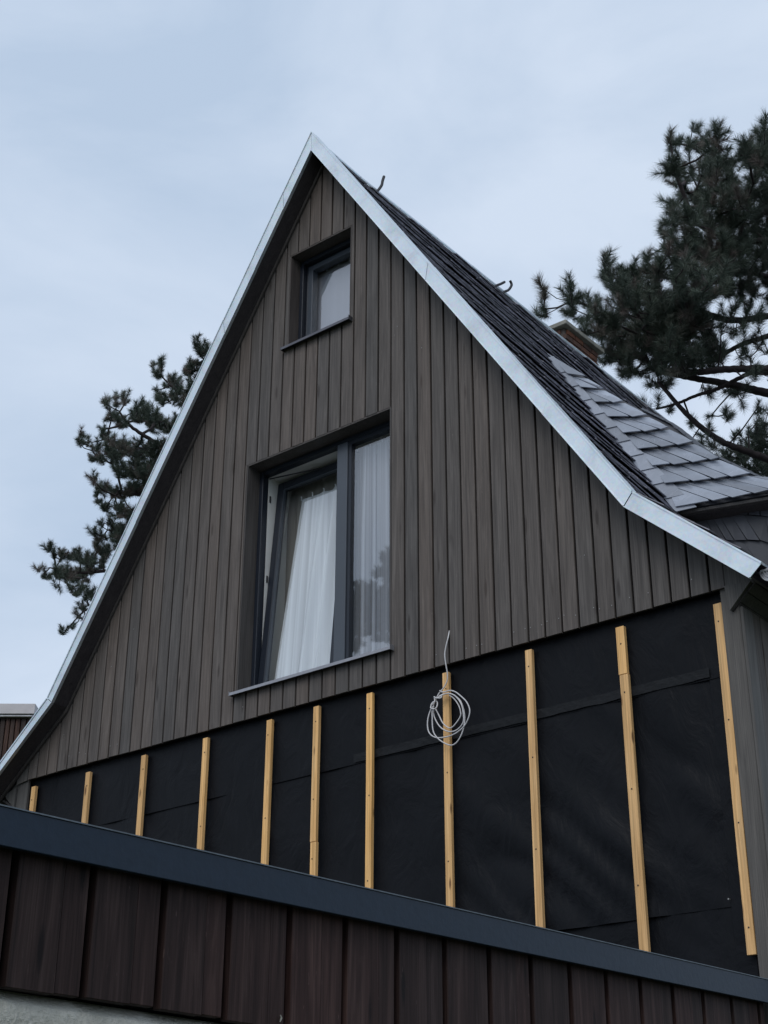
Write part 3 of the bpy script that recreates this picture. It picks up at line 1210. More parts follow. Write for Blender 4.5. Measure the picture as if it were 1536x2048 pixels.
sx0, sx1, sz0, sz1 = x0 + .045, -7.195, z0 + .045, z1 - .05
sw = 0.068
sm = MB()
sm.box((sx0, FY + .03, sz0), (sx0 + sw, FY + .09, sz1))
sm.box((sx1 - sw, FY + .03, sz0), (sx1, FY + .09, sz1))
sm.box((sx0 + sw, FY + .03, sz1 - sw), (sx1 - sw, FY + .09, sz1))
sm.box((sx0 + sw, FY + .03, sz0), (sx1 - sw, FY + .09, sz0 + .035))
tilted(sm).build('casement', M['anthracite'], win, bevel=.004)
bd = MB()
bd.box((sx0 + sw, FY + .036, sz0 + .035), (sx0 + sw + .010, FY + .06, sz1 - sw))
bd.box((sx0 + sw + .010, FY + .036, sz1 - sw - .012), (sx1 - sw, FY + .06, sz1 - sw))
tilted(bd).build('glazing_bead', M['anthracite_lit'], win)
gp = [(sx0 + sw, FY + .06, sz0 + .03), (sx1 - sw, FY + .06, sz0 + .03), (sx1 - sw, FY + .06, sz1 - sw), (sx0 + sw, FY + .06, sz1 - sw)]
obj('pane', [tilt(p) for p in gp], [(0, 1, 2, 3)], M['glass'], win)
# scissor arm and lock plates at the casement's head and edge
MB().tube([(x0 + .06, FY + .06, z1 - .06), (x0 + .55, FY + .16, z1 - .075)], 0.006, 5).build('tilt_arm', M['iron'], win)
for zz in (5.72, 4.98, 4.40):
    MB().box((x0 + .043, FY + .085, zz), (x0 + .050, FY + .10, zz + .06)).build('lock_plate', M['iron'], win)

# inner reveal of the wall, in white
IR = MB()
IR.box((x0 - .02, FY + .072, z0 - .02), (x0 + .043, 0.47, z1 + .02))
IR.box((x1 - .0, FY + .072, z0 - .02), (x1 + .02, 0.47, z1 + .02))
IR.box((x0 + .043, FY + .072, z1 - .03), (x1, 0.47, z1 + .02))
IR.box((x0 + .043, FY + .072, z0 - .02), (x1, 0.47, z0 + .03))
IR.build('inner_reveal', M['white_pvc'], win)


def room(xa, xb, ya, yb, za, zb):
    mbb = MB()
    mbb.add([(xa, ya, za), (xb, ya, za), (xb, yb, za), (xa, yb, za), (xa, ya, zb), (xb, ya, zb), (xb, yb, zb), (xa, yb, zb)],
            [(0, 1, 2, 3), (4, 7, 6, 5), (1, 5, 6, 2), (2, 6, 7, 3), (3, 7, 4, 0)])
    return mbb.build('room_walls', M['room'], house)


room(-8.75, -5.85, 0.12, 3.2, 3.5, 6.30)
room(-7.78, -6.84, 0.12, 2.2, 6.55, 8.0)


def curtain(name, corners, y, nf, amp, mat, label, seed=1, lean=0.0):
    """hanging cloth: corners = (xTL, zTL, xTR, zTR, xBL, xBR, zB)"""
    r_ = random.Random(seed)
    xTL, zTL, xTR, zTR, xBL, xBR, zB = corners
    nu, nv = 90, 14
    ph = [r_.uniform(0, 6.28) for _ in range(5)]
    v, f = [], []
    for j in range(nv + 1):
        t = j / nv
        for i in range(nu + 1):
            u = i / nu
            uw = u + 0.015 * math.sin(9 * u + ph[0]) + 0.01 * math.sin(23 * u + ph[1])
            x = (xTL + (xTR - xTL) * u) * (1 - t) + (xBL + (xBR - xBL) * u) * t
            z = (zTL + (zTR - zTL) * u) * (1 - t) + zB * t
            s = math.sin(uw * nf * 2 * math.pi + ph[2]) + 0.45 * math.sin(uw * nf * 1.37 * 2 * math.pi + ph[3] + t)
            a = amp * (0.35 + 0.65 * min(1, t * 2.5)) * (0.7 + .3 * math.sin(5 * u + ph[4]))
            v.append((x, y + a * s + lean * (z - 4.0), z))
    for j in range(nv):
        for i in range(nu):
            a = j * (nu + 1) + i
            f.append((a, a + 1, a + nu + 2, a + nu + 1))
    o = obj(name, v, f, mat, None, smooth=True)
    # header tape
    hv = []
    for i in range(nu + 1):
        p = v[i]
        hv += [(p[0], p[1] - .003, p[2]), (p[0], p[1] - .003, p[2] - .028)]
    hf = [(2 * i, 2 * i + 1, 2 * i + 3, 2 * i + 2) for i in range(nu)]
    hd = obj('header_tape', hv, hf, mat, o)
    return tag(o, label, 'curtain')


def clips(o, pts, mat):
    for (x, y, z) in pts:
        c = MB()
        c.tube([(x, y, z - .012), (x + .004, y - .004, z + .010), (x - .004, y, z + .026)], 0.005, 5)
        c.build('curtain_clip', mat, o)


YCU = 0.40
YCB = 0.285
p1, p2 = on_y((603, 1000), YCU), on_y((672, 975), YCU)
p3 = on_y((548, 1353), YCB)
left_c = curtain('curtain', (p1[0], p1[2], p2[0] + .22, p2[2], p3[0] - .02, p2[0] + .22, 3.97), YCB, 3.6, 0.034, M['net'],
                 'white net curtain hanging slanted behind the tilted left casement of the large window', 3, lean=0.07)
clips(left_c, [tuple(on_y(p, YCU - .01)) for p in [(603, 999), (625, 990), (648, 982), (671, 974)]], M['net'])
YCR = 0.25
p4, p5 = on_y((700, 906), YCR), on_y((782, 876), YCR)
right_c = curtain('curtain', (p4[0] - .06, p4[2], p5[0] + .12, p5[2], p4[0] - .06, p5[0] + .12, 3.97), YCR, 4.2, 0.030, M['net_thin'],
                  'white net curtain hanging straight behind the fixed right pane of the large window', 8)
clips(right_c, [tuple(on_y(p, YCR - .01)) for p in [(715, 900), (740, 891), (764, 882)]], M['net'])
drape = curtain('drape', (-8.02, 5.96, -7.15, 5.96, -8.02, -7.15, 4.0), .462, 8, 0.018, M['drape'],
                'dull grey-brown striped drape behind the slanted net curtain in the large window', 12)

# --- small window
x0, x1 = W2['x0'] + .014, W2['x1'] - .014
z0, z1 = W2['z0'] + .012, W2['z1'] - .014
FY2 = 0.118
win2 = box_frame(x0, x1, z0, z1, FY2, FY2 + .05, 0.040, 'window', M['anthracite'], house)
win2['label'] = 'small deep-set window near the gable top'
box_frame(x0 + .018, x1 - .018, z0 + .015, z1 - .018, FY2 + .05, FY2 + .075, 0.036, 'frame', M['anthracite'], win2)
s2 = box_frame(x0 + .052, x1 - .045, z0 + .045, z1 - .045, FY2 + .052, FY2 + .12, 0.055, 'casement', M['anthracite_lit'], win2)
obj('pane', [(x0 + .1, FY2 + .09, z0 + .09), (x1 - .09, FY2 + .09, z0 + .09), (x1 - .09, FY2 + .09, z1 - .09), (x0 + .1, FY2 + .09, z1 - .09)], [(0, 1, 2, 3)], M['glass'], win2)
YS = FY2 + .16
q1, q2, q3 = on_y((629, 553), YS), on_y((704, 518), YS), on_y((627, 668), YS)
cv, cf = [], []
nu = 40
zb = 7.02
for i in range(nu + 1):
    u = i / nu
    x = q1[0] + (q2[0] + .2 - q1[0]) * u
    zt = (q1[2] + q2[2]) / 2 + .005 * math.sin(u * 18)
    corner = 0.075
    d = (x - q1[0])
    if d < corner:
        zt -= corner - math.sqrt(max(0, corner ** 2 - (corner - d) ** 2))
    yv = YS + 0.004 * math.sin(u * 13) + (0.012 if d < .03 else 0)
    cv += [(x, yv, zt), (x, yv - .0025, zt - .045), (x, yv, zt - .045), (x, yv, zb)]
for i in range(nu):
    a = i * 4
    cf += [(a, a + 1, a + 5, a + 4), (a + 1, a + 2, a + 6, a + 5), (a + 2, a + 3, a + 7, a + 6)]
sc_ = tag(obj('curtain', cv, cf, M['blind']), 'plain pale curtain with one rounded top corner behind the small upper window', 'curtain')
clips(sc_, [tuple(on_y(p, YS - .01)) for p in [(654, 541), (677, 530), (699, 520)]], M['net'])

# ------------------------------------------------------------------ membrane, tape, battens under the cladding


def sheet(xa, xb, za, zb, y, amp, seed, skew=0.0):
    nu_, nv_ = 110, 46
    v, f = [], []
    for j in range(nv_ + 1):
        for i in range(nu_ + 1):
            x = xa + (xb - xa) * i / nu_
            z = za + (zb - za) * j / nv_ + skew * (x - xa)
            d = mnoise.noise(Vector((x * 1.1 + seed, z * .9, seed))) * amp
            # diagonal drag folds towards the lower right
            fold = mnoise.noise(Vector(((x + z) * 3.4, (x - z) * .55, seed + 4)))
            wgt = max(0, min(1, (x + 6.6) / 1.2)) * max(0, min(1, (2.75 - z) / .5))
            d += fold * amp * (0.5 + 1.8 * wgt)
            e = min(i, nu_ - i, 4) / 4
            v.append((x, y - abs(d) * e, z))
    for j in range(nv_):
        for i in range(nu_):
            a = j * (nu_ + 1) + i
            f.append((a, a + 1, a + nu_ + 2, a + nu_ + 1))
    o = obj('membrane_sheet', v, f, M['membrane'], house, smooth=True)
    return o


sheet(-10.64, -3.90, 3.18, 3.74, 0.070, 0.006, 1.3)
sheet(-10.64, -4.0, 1.80, 3.22, 0.086, 0.036, 5.2)
sheet(-10.64, -3.95, 1.0, 1.86, 0.090, 0.008, 9.1)
sheet(-4.03, -3.90, 1.05, 3.70, 0.074, 0.003, 12.0)
MB().box((-10.64, 0.092, 0.9), (-3.9, 0.13, 3.74)).build('wall', M['core'], house)
tv, tf = [], []
for i in range(81):
    x = -6.9 + (6.9 - 4.02) * i / 80
    jt = .004 * mnoise.noise(Vector((x * 7, 2, 1)))
    for zz in (3.252 + jt, 3.225, 3.190 + jt * 1.5):
        tv.append((x, 0.0585 + .003 * mnoise.noise(Vector((x * 20, zz * 30, 0))), zz))
for i in range(80):
    a = i * 3
    tf += [(a, a + 1, a + 4, a + 3), (a + 1, a + 2, a + 5, a + 4)]
obj('membrane_tape', tv, tf, M['tape'], house)
MB().box((-4.038, 0.050, 1.835), (-4.030, 0.068, 1.843)).build('staple', M['screw'], house)

BX = [-10.556, -9.832, -9.140, -8.423, -7.732, -7.248, -6.726, -6.027, -5.326, -4.604, -3.9075]
BZ = [3.655, 3.652, 3.668, 3.672, 3.678, 3.684, 3.674, 3.673, 3.674, 3.662, 3.641]
for i, (bx, bz) in enumerate(zip(BX, BZ)):
    w2 = 0.027 + (0.004 if i > 8 else 0) - (.003 if i > 9 else 0)
    zb_ = 1.508 if i == 10 else 1.05
    nseg = 7
    v, f = [], []
    lean = rng.uniform(-.004, .004)
    pieces = [(bz, zb_)]
    if i == 5:
        pieces = [(bz, 2.66), (2.657, zb_)]
    if i == 9:
        pieces = [(bz, 3.335), (3.332, zb_)]
    for pi_, (zt_, zb2) in enumerate(pieces):
        v, f = [], []
        ox = 0.004 * pi_ * (1 if i != 9 else 1.2)
        for s in range(nseg + 1):
            z = zt_ + (zb2 - zt_) * s / nseg
            wob = .0035 * mnoise.noise(Vector((i * 3.3, z * .8, 0))) + lean * (z - 2.3)
            for (dx, dy) in ((-w2, .022), (w2, .022), (w2, .052), (-w2, .052)):
                v.append((bx + dx + wob + ox, dy + .001 * pi_, z))
        for s in range(nseg):
            for q in range(4):
                q2_ = (q + 1) % 4
                f.append((s * 4 + q, s * 4 + q2_, s * 4 + 4 + q2_, s * 4 + 4 + q))
        f.append((3, 2, 1, 0))
        f.append(tuple(nseg * 4 + q for q in range(4)))
        b_ = obj('batten', v, f, M['batten'], house)
        mdv = b_.modifiers.new('bevel', 'BEVEL')
        mdv.width = .0018
        mdv.limit_method = 'ANGLE'
        zz = zt_ - 0.12
        while zz > zb2 + .05:
            sx = bx + rng.uniform(-.006, .006) + ox
            MB().box((sx - .004, .0195, zz - .004), (sx + .004, .0225, zz + .004)).build('screw', M['iron'], b_)
            zz -= 0.62 + rng.uniform(-.03, .03)

# screw heads along the foot of the boards and beside the joints
smb = MB()
for i in range(0, len(J) - 1):
    if rng.random() < (0.6 if i > 32 else 0.12):
        for dx in (.022, -.022 + (J[i + 1] - J[i])):
            if rng.random() < .7:
                x = J[i] + dx
                z = CLZ + rng.uniform(.07, .12)
                smb.box((x - .003, -.0035, z - .003), (x + .003, -.001, z + .003))
    if rng.random() < .2:
        x, z = J[i] + .07 + rng.uniform(-.02, .02), rng.uniform(CLZ + .3, max(CLZ + .4, under(J[i]) - .4))
        if not any(W['x0'] - .1 < x < W['x1'] + .1 and W['z0'] - .1 < z < W['z1'] + .1 for W in (W1, W2)):
            smb.box((x - .003, -.0035, z - .003), (x + .003, -.001, z + .003))
tag(smb.build('screw_heads', M['screw'], house), kind='stuff')

# ------------------------------------------------------------------ cable coil
def cb(zx, zy, y):
    return on_y((830 + zx / 7.587, 1240 + zy / 7.587), y)


cab = MB()
R_C = 0.0047
lead = [(522, 165, .012), (505, 260, -.012), (470, 400, -.022), (452, 530, -.024), (470, 680, -.020), (490, 800, -.012), (492, 900, -.008), (460, 990, -.006), (410, 1060, -.010), (370, 1105, -.016), (320, 1200, -.022), (275, 1300, -.028)]
cab.tube(cat_rom([cb(*p) for p in lead], 6), R_C, 7)
loops = [
    [(275, 1310, -.030), (240, 1360, -.030), (200, 1480, -.034), (190, 1600, -.036), (215, 1710, -.036), (290, 1775, -.032), (400, 1785, -.026), (540, 1755, -.022), (660, 1690, -.022), (760, 1590, -.024), (820, 1460, -.026), (828, 1350, -.026), (780, 1240, -.026), (690, 1150, -.024), (610, 1090, -.022), (530, 1070, -.018), (450, 1090, -.016), (400, 1090, -.018), (372, 1068, -.026)],
    [(285, 1300, -.036), (262, 1380, -.038), (262, 1480, -.038), (265, 1600, -.036), (285, 1710, -.034), (350, 1800, -.028), (450, 1870, -.022), (545, 1900, -.020), (620, 1870, -.020), (690, 1770, -.020), (740, 1630, -.018), (755, 1480, -.016), (735, 1350, -.016), (690, 1230, -.016), (620, 1160, -.014), (540, 1120, -.014), (440, 1125, -.016), (380, 1150, -.022), (340, 1190, -.030)],
    [(280, 1330, -.024), (285, 1440, -.022), (330, 1550, -.022), (400, 1640, -.020), (500, 1690, -.018), (600, 1685, -.018), (680, 1630, -.020), (735, 1540, -.022), (735, 1430, -.024), (715, 1310, -.026), (670, 1220, -.026), (600, 1145, -.024), (520, 1115, -.022), (440, 1128, -.022), (370, 1165, -.028)],
    [(310, 1345, -.018), (360, 1440, -.016), (420, 1560, -.012), (490, 1625, -.012), (550, 1635, -.012), (620, 1570, -.012), (690, 1460, -.012), (690, 1380, -.012), (660, 1290, -.012), (590, 1190, -.012), (520, 1140, -.014)],
]
for lp in loops:
    cab.tube(cat_rom([cb(*p) for p in lp], 5), R_C, 7)
wraps = [
    [(290, 1165, -.040), (320, 1180, -.046), (380, 1185, -.040), (405, 1165, -.026), (375, 1160, -.016)],
    [(245, 1300, -.042), (240, 1335, -.048), (290, 1350, -.050), (330, 1320, -.044), (340, 1260, -.030), (320, 1230, -.022), (270, 1250, -.022), (240, 1300, -.034)],
    [(295, 1180, -.036), (300, 1230, -.042), (265, 1290, -.044)],
]
for lp in wraps:
    cab.tube(cat_rom([cb(*p) for p in lp], 5), R_C * 1.05, 7)
tag(cab.build('cable_coil', M['cable'], None, smooth=True), 'coiled pale grey electric cable hanging from a cladding joint over a batten', 'cable')

# ------------------------------------------------------------------ flat-roofed extension in front (lower part of the picture)
ext = tag(empty('extension'), 'low flat-roofed extension with navy metal fascia and dark brown boards in front of the house', 'garage')
XF = -3.77


def fz(y, zn, zf):
    return zn + (zf - zn) * (y + 5.25) / (5.25 - .1)


fy0, fy1 = -7.2, -0.02
for a, b in ((fy0, fy1),):
    t0, t1 = fz(a, 1.219, 1.343), fz(b, 1.219, 1.343)
    u0, u1 = fz(a, 1.102, 1.221), fz(b, 1.102, 1.221)
    stp = 0.0 if a != -4.617 else 0.0015
    MB().prism([(XF + stp, a, u0), (XF + stp, b, u1), (XF + stp, b, t1), (XF + stp, a, t0)], (-0.025, 0, 0)).build('fascia', M['fascia'], ext, bevel=.002)
MB().prism([(XF + .004, fy0, fz(fy0, 1.219, 1.343) + .0005), (XF + .004, fy1, fz(fy1, 1.219, 1.343) + .0005), (XF + .004, fy1, fz(fy1, 1.219, 1.343) + .005), (XF + .004, fy0, fz(fy0, 1.219, 1.343) + .005)], (-0.05, 0, 0)).build('fascia_edge', M['fascia_edge'], ext)
# roof deck, sloping like the fascia, and a dark soffit return
MB().prism([(XF - .03, fy0, fz(fy0, 1.219, 1.343) - .02), (XF - .03, fy1, fz(fy1, 1.219, 1.343) - .02), (XF - .03, fy1, fz(fy1, 1.219, 1.343) - .10), (XF - .03, fy0, fz(fy0, 1.219, 1.343) - .10)], (-6.9, 0, 0)).build('roof', M['roofing'], ext)
yb = -5.123 - 0.3125 * 6
idx = 0
while yb < -0.12:
    nxt = min(yb + 0.3125, -0.02)
    zt_ = fz(yb, 1.102, 1.221) + .03
    w_ = nxt - yb
    v1 = w_ * rng.uniform(.55, .68)
    a0, a1 = yb + .010, min(yb + v1, nxt - .02)
    zb_ = 0.710 + rng.uniform(-.003, .003)
    MB().box((-3.865, a0, zb_), (-3.826, a1, zt_)).build('plank', M['plank'], ext, bevel=.003)
    if nxt - a1 > .06:
        MB().box((-3.866, a1 + .0015, zb_ + .004), (-3.831, nxt - .016, zt_)).build('plank', M['plank'], ext, bevel=.003)
    yb += 0.3125
    idx += 1
MB().prism([(-3.885, fy0, .72), (-3.885, -.03, .72), (-3.885, -.03, fz(-.03, 1.219, 1.343) - .05), (-3.885, fy0, fz(fy0, 1.219, 1.343) - .05)], (-.045, 0, 0)).build('wall', M['core'], ext)
# rough cast wall below, with real unevenness
v, f = [], []
na, nb = 150, 50
for i in range(na + 1):
    for j in range(nb + 1):
        y = fy0 + (-0.03 - fy0) * i / na
        z = -1.6 + (0.716 + 1.6) * (1 - (1 - j / nb) ** 1.0)
        if j == nb:
            x = -3.93
        else:
            x = -3.858 + .005 * mnoise.noise(Vector((y * 9, z * 9, 0))) + .004 * mnoise.noise(Vector((y * 31, z * 31, 3)))
        v.append((x, y, z))
for i in range(na):
    for j in range(nb):
        a = i * (nb + 1) + j
        f.append((a, a + nb + 1, a + nb + 2, a + 1))
obj('plaster_wall', v, f, M['stucco'], ext, smooth=True)
MB().box((-10.6, fy0, -1.6), (-10.5, -0.03, 1.1)).build('plaster_wall', M['stucco'], ext)
MB().box((-10.5, fy0 + .001, -1.6), (-3.875, fy0 + .1, 0.71)).build('plaster_wall', M['stucco'], ext)
MB().box((-10.5, fy0 + .002, 0.712), (-3.87, fy0 + .1, 1.06)).build('wall', M['plank'], ext)
MB().box((-10.6, fy0 - .03, fz(fy0, 1.102, 1.221)), (XF, fy0 - .002, fz(fy0, 1.219, 1.343))).build('fascia', M['fascia'], ext)
# scrap of putty stuck at the foot of the planks
MB().tube([tuple(on_plane(p, (-3.822, 0, 0), (1, 0, 0))) for p in [(561, 2030), (563, 2036), (560, 2044)]], [.002, .004, .002], 5).build('putty_scrap', M['cap'], ext)

# ------------------------------------------------------------------ neighbouring building (far left)
nbd = tag(empty('neighbouring_house'), 'neighbouring flat-roofed building with pale roof edge and red-brown boards at far left', 'house')
O_ = on_y((71, 1407), 6.0)
rt = ROT[:, 0].copy()
rt[2] = 0
rt /= np.linalg.norm(rt)
bk = np.array([-rt[1], rt[0], 0])
H_F = 0.21


def nb_box(a, b, c, d, z0_, z1_, name, mat):
    P = [O_ + rt * a + bk * c, O_ + rt * b + bk * c, O_ + rt * b + bk * d, O_ + rt * a + bk * d]
    vv = [(p[0], p[1], z0_) for p in P] + [(p[0], p[1], z1_) for p in P]
    return MB().add(vv, [(0, 3, 2, 1), (4, 5, 6, 7), (0, 1, 5, 4), (1, 2, 6, 5), (2, 3, 7, 6), (3, 0, 4, 7)]).build(name, mat, nbd, bevel=.006)


zt_ = O_[2]
nb_box(-6, 0, 0, 5, zt_ - .17, zt_, 'roof_edge', M['white_trim'])
nb_box(-6, -.03, .03, 5, zt_ - .205, zt_ - .173, 'roof_edge', M['gutter'])
nb_box(-5.9, -.12, .16, 4.9, -1.6, zt_ - .206, 'wall', M['core'])
q = -2.6
while q < -.12:
    wq = rng.uniform(.075, .10)
    nb_box(q, min(q + wq - .012, -.1), .10 + rng.uniform(0, .02), .158, zt_ - 2.4, zt_ - .21, 'board', M['redplank'])
    q += wq

# ------------------------------------------------------------------ pines


def pad_points(pads, depth, dspread, density, sc=1.0):
    """tuft positions: clumps given by their direction and spread, each with its own distance and thickness"""
    out = []
    for (px, py, rx, ry) in pads:
        dc = depth + nrg.normal() * dspread
        nn_ = max(2, int(math.pi * rx * ry * density))
        for _ in range(nn_):
            a = nrg.uniform(0, 2 * math.pi)
            r_ = math.sqrt(nrg.uniform(0, 1))
            x = px + rx * r_ * math.cos(a)
            y = py + ry * r_ * math.sin(a)
            dd = dc + nrg.normal() * (0.6 * max(rx, ry) / F_PX * depth + .1)
            out.append(CAM + ray(x, y) / F_PX * dd)
    return np.array(out)


def grow(points, seeds, seed_parent, bf=0.35):
    """balanced spanning tree from seed skeleton to all points"""
    nodes = [np.array(s, float) for s in seeds]
    par = list(seed_parent)
    plen = [0.0] * len(nodes)
    pts = points
    n = len(pts)
    best = np.full(n, 1e9)
    bpar = np.zeros(n, int)
    bd = np.zeros(n)
    NA = np.array(nodes)
    for i in range(len(nodes)):
        d = np.linalg.norm(pts - NA[i], axis=1)
        c = d + bf * plen[i]
        mk = c < best
        best[mk] = c[mk]
        bpar[mk] = i
        bd[mk] = d[mk]
    done = np.zeros(n, bool)
    for _ in range(n):
        c = np.where(done, 1e9, best)
        k_ = int(c.argmin())
        done[k_] = True
        nodes.append(pts[k_])
        par.append(int(bpar[k_]))
        plen.append(plen[bpar[k_]] + bd[k_])
        i = len(nodes) - 1
        d = np.linalg.norm(pts - pts[k_], axis=1)
        c = d + bf * plen[i]
        mk = (~done) & (c < best)
        best[mk] = c[mk]
        bpar[mk] = i
        bd[mk] = d[mk]
    return np.array(nodes), par


def make_mesh(name, V, Fq, mat, parent, tone=None, smooth=False):
    me = bpy.data.meshes.new(name)
    nf, k_ = Fq.shape
    me.vertices.add(len(V))
    me.vertices.foreach_set('co', V.astype(np.float32).ravel())
    me.loops.add(nf * k_)
    me.loops.foreach_set('vertex_index', Fq.astype(np.int32).ravel())
    me.polygons.add(nf)
    me.polygons.foreach_set('loop_start', np.arange(0, nf * k_, k_, dtype=np.int32))
    me.polygons.foreach_set('loop_total', np.full(nf, k_, dtype=np.int32))
    if smooth:
        me.polygons.foreach_set('use_smooth', np.ones(nf, bool))
    me.update(calc_edges=True)
    if tone is not None:
        at = me.attributes.new('tone', 'FLOAT', 'POINT')
        at.data.foreach_set('value', tone.astype(np.float32))
    me.materials.append(mat)
    o = bpy.data.objects.new(name, me)
    COL.objects.link(o)
    if parent is not None:
        o.parent = parent
    return o


def pine(label, pts, seeds, seed_par, seed_r, nl, tuft_len, nneed, wn, tip_r, trunk_pts=None, trunk_r=None, carriers=None, upbias=0.9, brown=0.12):
    root = empty('pine_tree')
    tag(root, label, 'tree')
    allp = pts if carriers is None else np.vstack([pts, carriers])
    nodes, par = grow(allp, seeds, seed_par)
    ns = len(seeds)
    n = len(nodes)
    nch = np.zeros(n)
    w_ = np.ones(n)
    for i in range(n - 1, ns - 1, -1):
        pass
    order = sorted(range(n), key=lambda i: 0)
    # children of a node always come later for grown nodes
    for i in range(n - 1, -1, -1):
        p = par[i]
        if p >= 0:
            w_[p] += w_[i]
            nch[p] += 1
    rad = tip_r * np.power(w_, 0.36)
    for i in range(ns):
        rad[i] = max(rad[i], seed_r[i])
    # limbs
    bv, bf_ = [], []
    sg = 5
    for i in range(n):
        p = par[i]
        if p < 0:
            continue
        a, b = nodes[p], nodes[i]
        ln_b = np.linalg.norm(b - a)
        if ln_b < 1e-4:
            continue
        ra, rb = min(rad[p], rad[i] * 1.35), rad[i]
        if i < ns:
            ra = rad[p]
        t = (b - a) / ln_b
        u = np.cross(t, [0.3, 0.2, 1.0])
        u /= np.linalg.norm(u)
        v_ = np.cross(t, u)
        midp = (a + b) / 2 + np.array([0, 0, -0.06 * ln_b]) + nrg.normal(size=3) * ln_b * .03
        o = len(bv)
        for (c, r_) in ((a, ra), (midp, (ra + rb) / 2), (b, rb)):
            for q in range(sg):
                an = 2 * math.pi * q / sg
                bv.append(c + (u * math.cos(an) + v_ * math.sin(an)) * r_)
        for s in range(2):
            for q in range(sg):
                q2_ = (q + 1) % sg
                bf_.append((o + s * sg + q, o + s * sg + q2_, o + s * sg + sg + q2_, o + s * sg + sg + q))
    make_mesh('limbs', np.array(bv), np.array(bf_), M['bark'], root, smooth=True)
    if trunk_pts is not None:
        MB().tube(cat_rom(trunk_pts, 4), list(np.linspace(trunk_r[0], trunk_r[1], len(cat_rom(trunk_pts, 4)))), 10).build('trunk', M['bark'], root, smooth=True)
    # needle tufts
    idx = np.arange(ns, ns + len(pts))
    pos = nodes[idx]
    pp = nodes[np.array(par)[idx]]
    dr = pos - pp
    dr /= (np.linalg.norm(dr, axis=1, keepdims=True) + 1e-9)
    dr = dr + np.array([0, 0, upbias]) + nrg.normal(size=dr.shape) * .28
    dr /= np.linalg.norm(dr, axis=1, keepdims=True)
    nt_ = len(pos)
    T = nt_ * nneed
    D = np.repeat(dr, nneed, axis=0)
    P0 = np.repeat(pos, nneed, axis=0)
    szs = np.repeat(nrg.uniform(.65, 1.3, nt_), nneed)
    ax = nrg.uniform(-0.55, 0.75, T)
    # perpendicular directions
    rv = nrg.normal(size=(T, 3))
    rv -= D * (rv * D).sum(1, keepdims=True)
    rv /= np.linalg.norm(rv, axis=1, keepdims=True)
    fw = nrg.uniform(.25, 1.0, T)[:, None] + np.clip(ax, 0, 1)[:, None] * .9
    nd = rv + D * fw
    nd /= np.linalg.norm(nd, axis=1, keepdims=True)
    base = P0 + D * (ax * tuft_len * szs)[:, None]
    tipn = base + nd * (nl * szs * nrg.uniform(.75, 1.1, T))[:, None]
    sd_ = np.cross(nd, nrg.normal(size=(T, 3)))
    sd_ /= np.linalg.norm(sd_, axis=1, keepdims=True)
    V = np.empty((T * 3, 3))
    V[0::3] = base - sd_ * wn
    V[1::3] = base + sd_ * wn
    V[2::3] = tipn
    tn = np.clip(nrg.normal(.35, .16, nt_), 0, .72)
    br = nrg.uniform(size=nt_) < brown
    tn[br] = nrg.uniform(.75, 1.0, br.sum())
    tone = np.repeat(np.repeat(tn, nneed) + nrg.normal(0, .07, T), 3)
    crown = make_mesh('crown', V, np.arange(T * 3).reshape(-1, 3), M['needle'], root, tone=np.clip(tone, 0, 1))
    tag(crown, kind='stuff')
    return root


def pix(px, py, d):
    return CAM + ray(px, py) / F_PX * d


# right-hand pine
DR = 19.0
dense = [(1346, 290, 14, 22), (1345, 335, 18, 26), (1392, 280, 20, 28), (1432, 285, 18, 28), (1400, 340, 36, 30), (1450, 350, 42, 36), (1500, 312, 26, 30),
         (1530, 275, 16, 30), (1535, 350, 40, 60), (1358, 370, 20, 15), (1400, 395, 32, 22), (1347, 415, 16, 20), (1375, 440, 28, 22), (1450, 420, 55, 45),
         (1520, 430, 50, 55), (1342, 453, 18, 14), (1328, 480, 14, 20), (1370, 500, 38, 32), (1440, 500, 55, 42), (1510, 510, 50, 45), (1302, 522, 10, 20),
         (1332, 545, 32, 24), (1400, 560, 55, 42), (1470, 570, 50, 36), (1212, 535, 12, 22), (1232, 560, 22, 22), (1262, 550, 18, 22), (1290, 572, 32, 26),
         (1250, 600, 34, 28), (1310, 610, 50, 36), (1370, 620, 45, 36), (1088, 592, 9, 18), (1089, 625, 12, 16), (1137, 582, 10, 22), (1150, 618, 20, 22),
         (1182, 612, 16, 16), (1200, 650, 38, 28), (1250, 660, 50, 36), (1320, 670, 55, 40), (1390, 675, 45, 36), (1235, 710, 36, 28), (1290, 722, 50, 30),
         (1360, 722, 50, 30), (1425, 715, 34, 25), (1255, 748, 20, 10), (1320, 765, 26, 12), (1350, 650, 60, 50), (1560, 560, 40, 60)]
sparse = [(1475, 640, 50, 36), (1505, 700, 36, 26), (1520, 750, 30, 14), (1412, 872, 24, 22), (1392, 845, 14, 10), (1440, 895, 26, 12), (1512, 858, 26, 20),
          (1400, 790, 30, 12), (1480, 790, 40, 18), (1305, 805, 16, 8), (1345, 815, 14, 8), (1450, 830, 30, 16), (1530, 815, 20, 16), (1375, 905, 16, 8)]
outer = [(1640, 240, 60, 50), (1700, 200, 50, 40), (1620, 350, 60, 60), (1720, 340, 70, 60), (1800, 330, 70, 60), (1640, 470, 60, 60), (1760, 480, 80, 60), (1860, 480, 70, 60),
         (1650, 600, 60, 50), (1780, 620, 90, 60), (1890, 640, 70, 50), (1640, 730, 60, 40), (1780, 760, 90, 50), (1880, 800, 70, 50), (1800, 900, 80, 40)]
ptsR = np.vstack([pad_points(outer, DR, 1.6, .0030), pad_points(dense, DR, .8, .0098), pad_points(sparse, DR - .5, .6, .0036)])


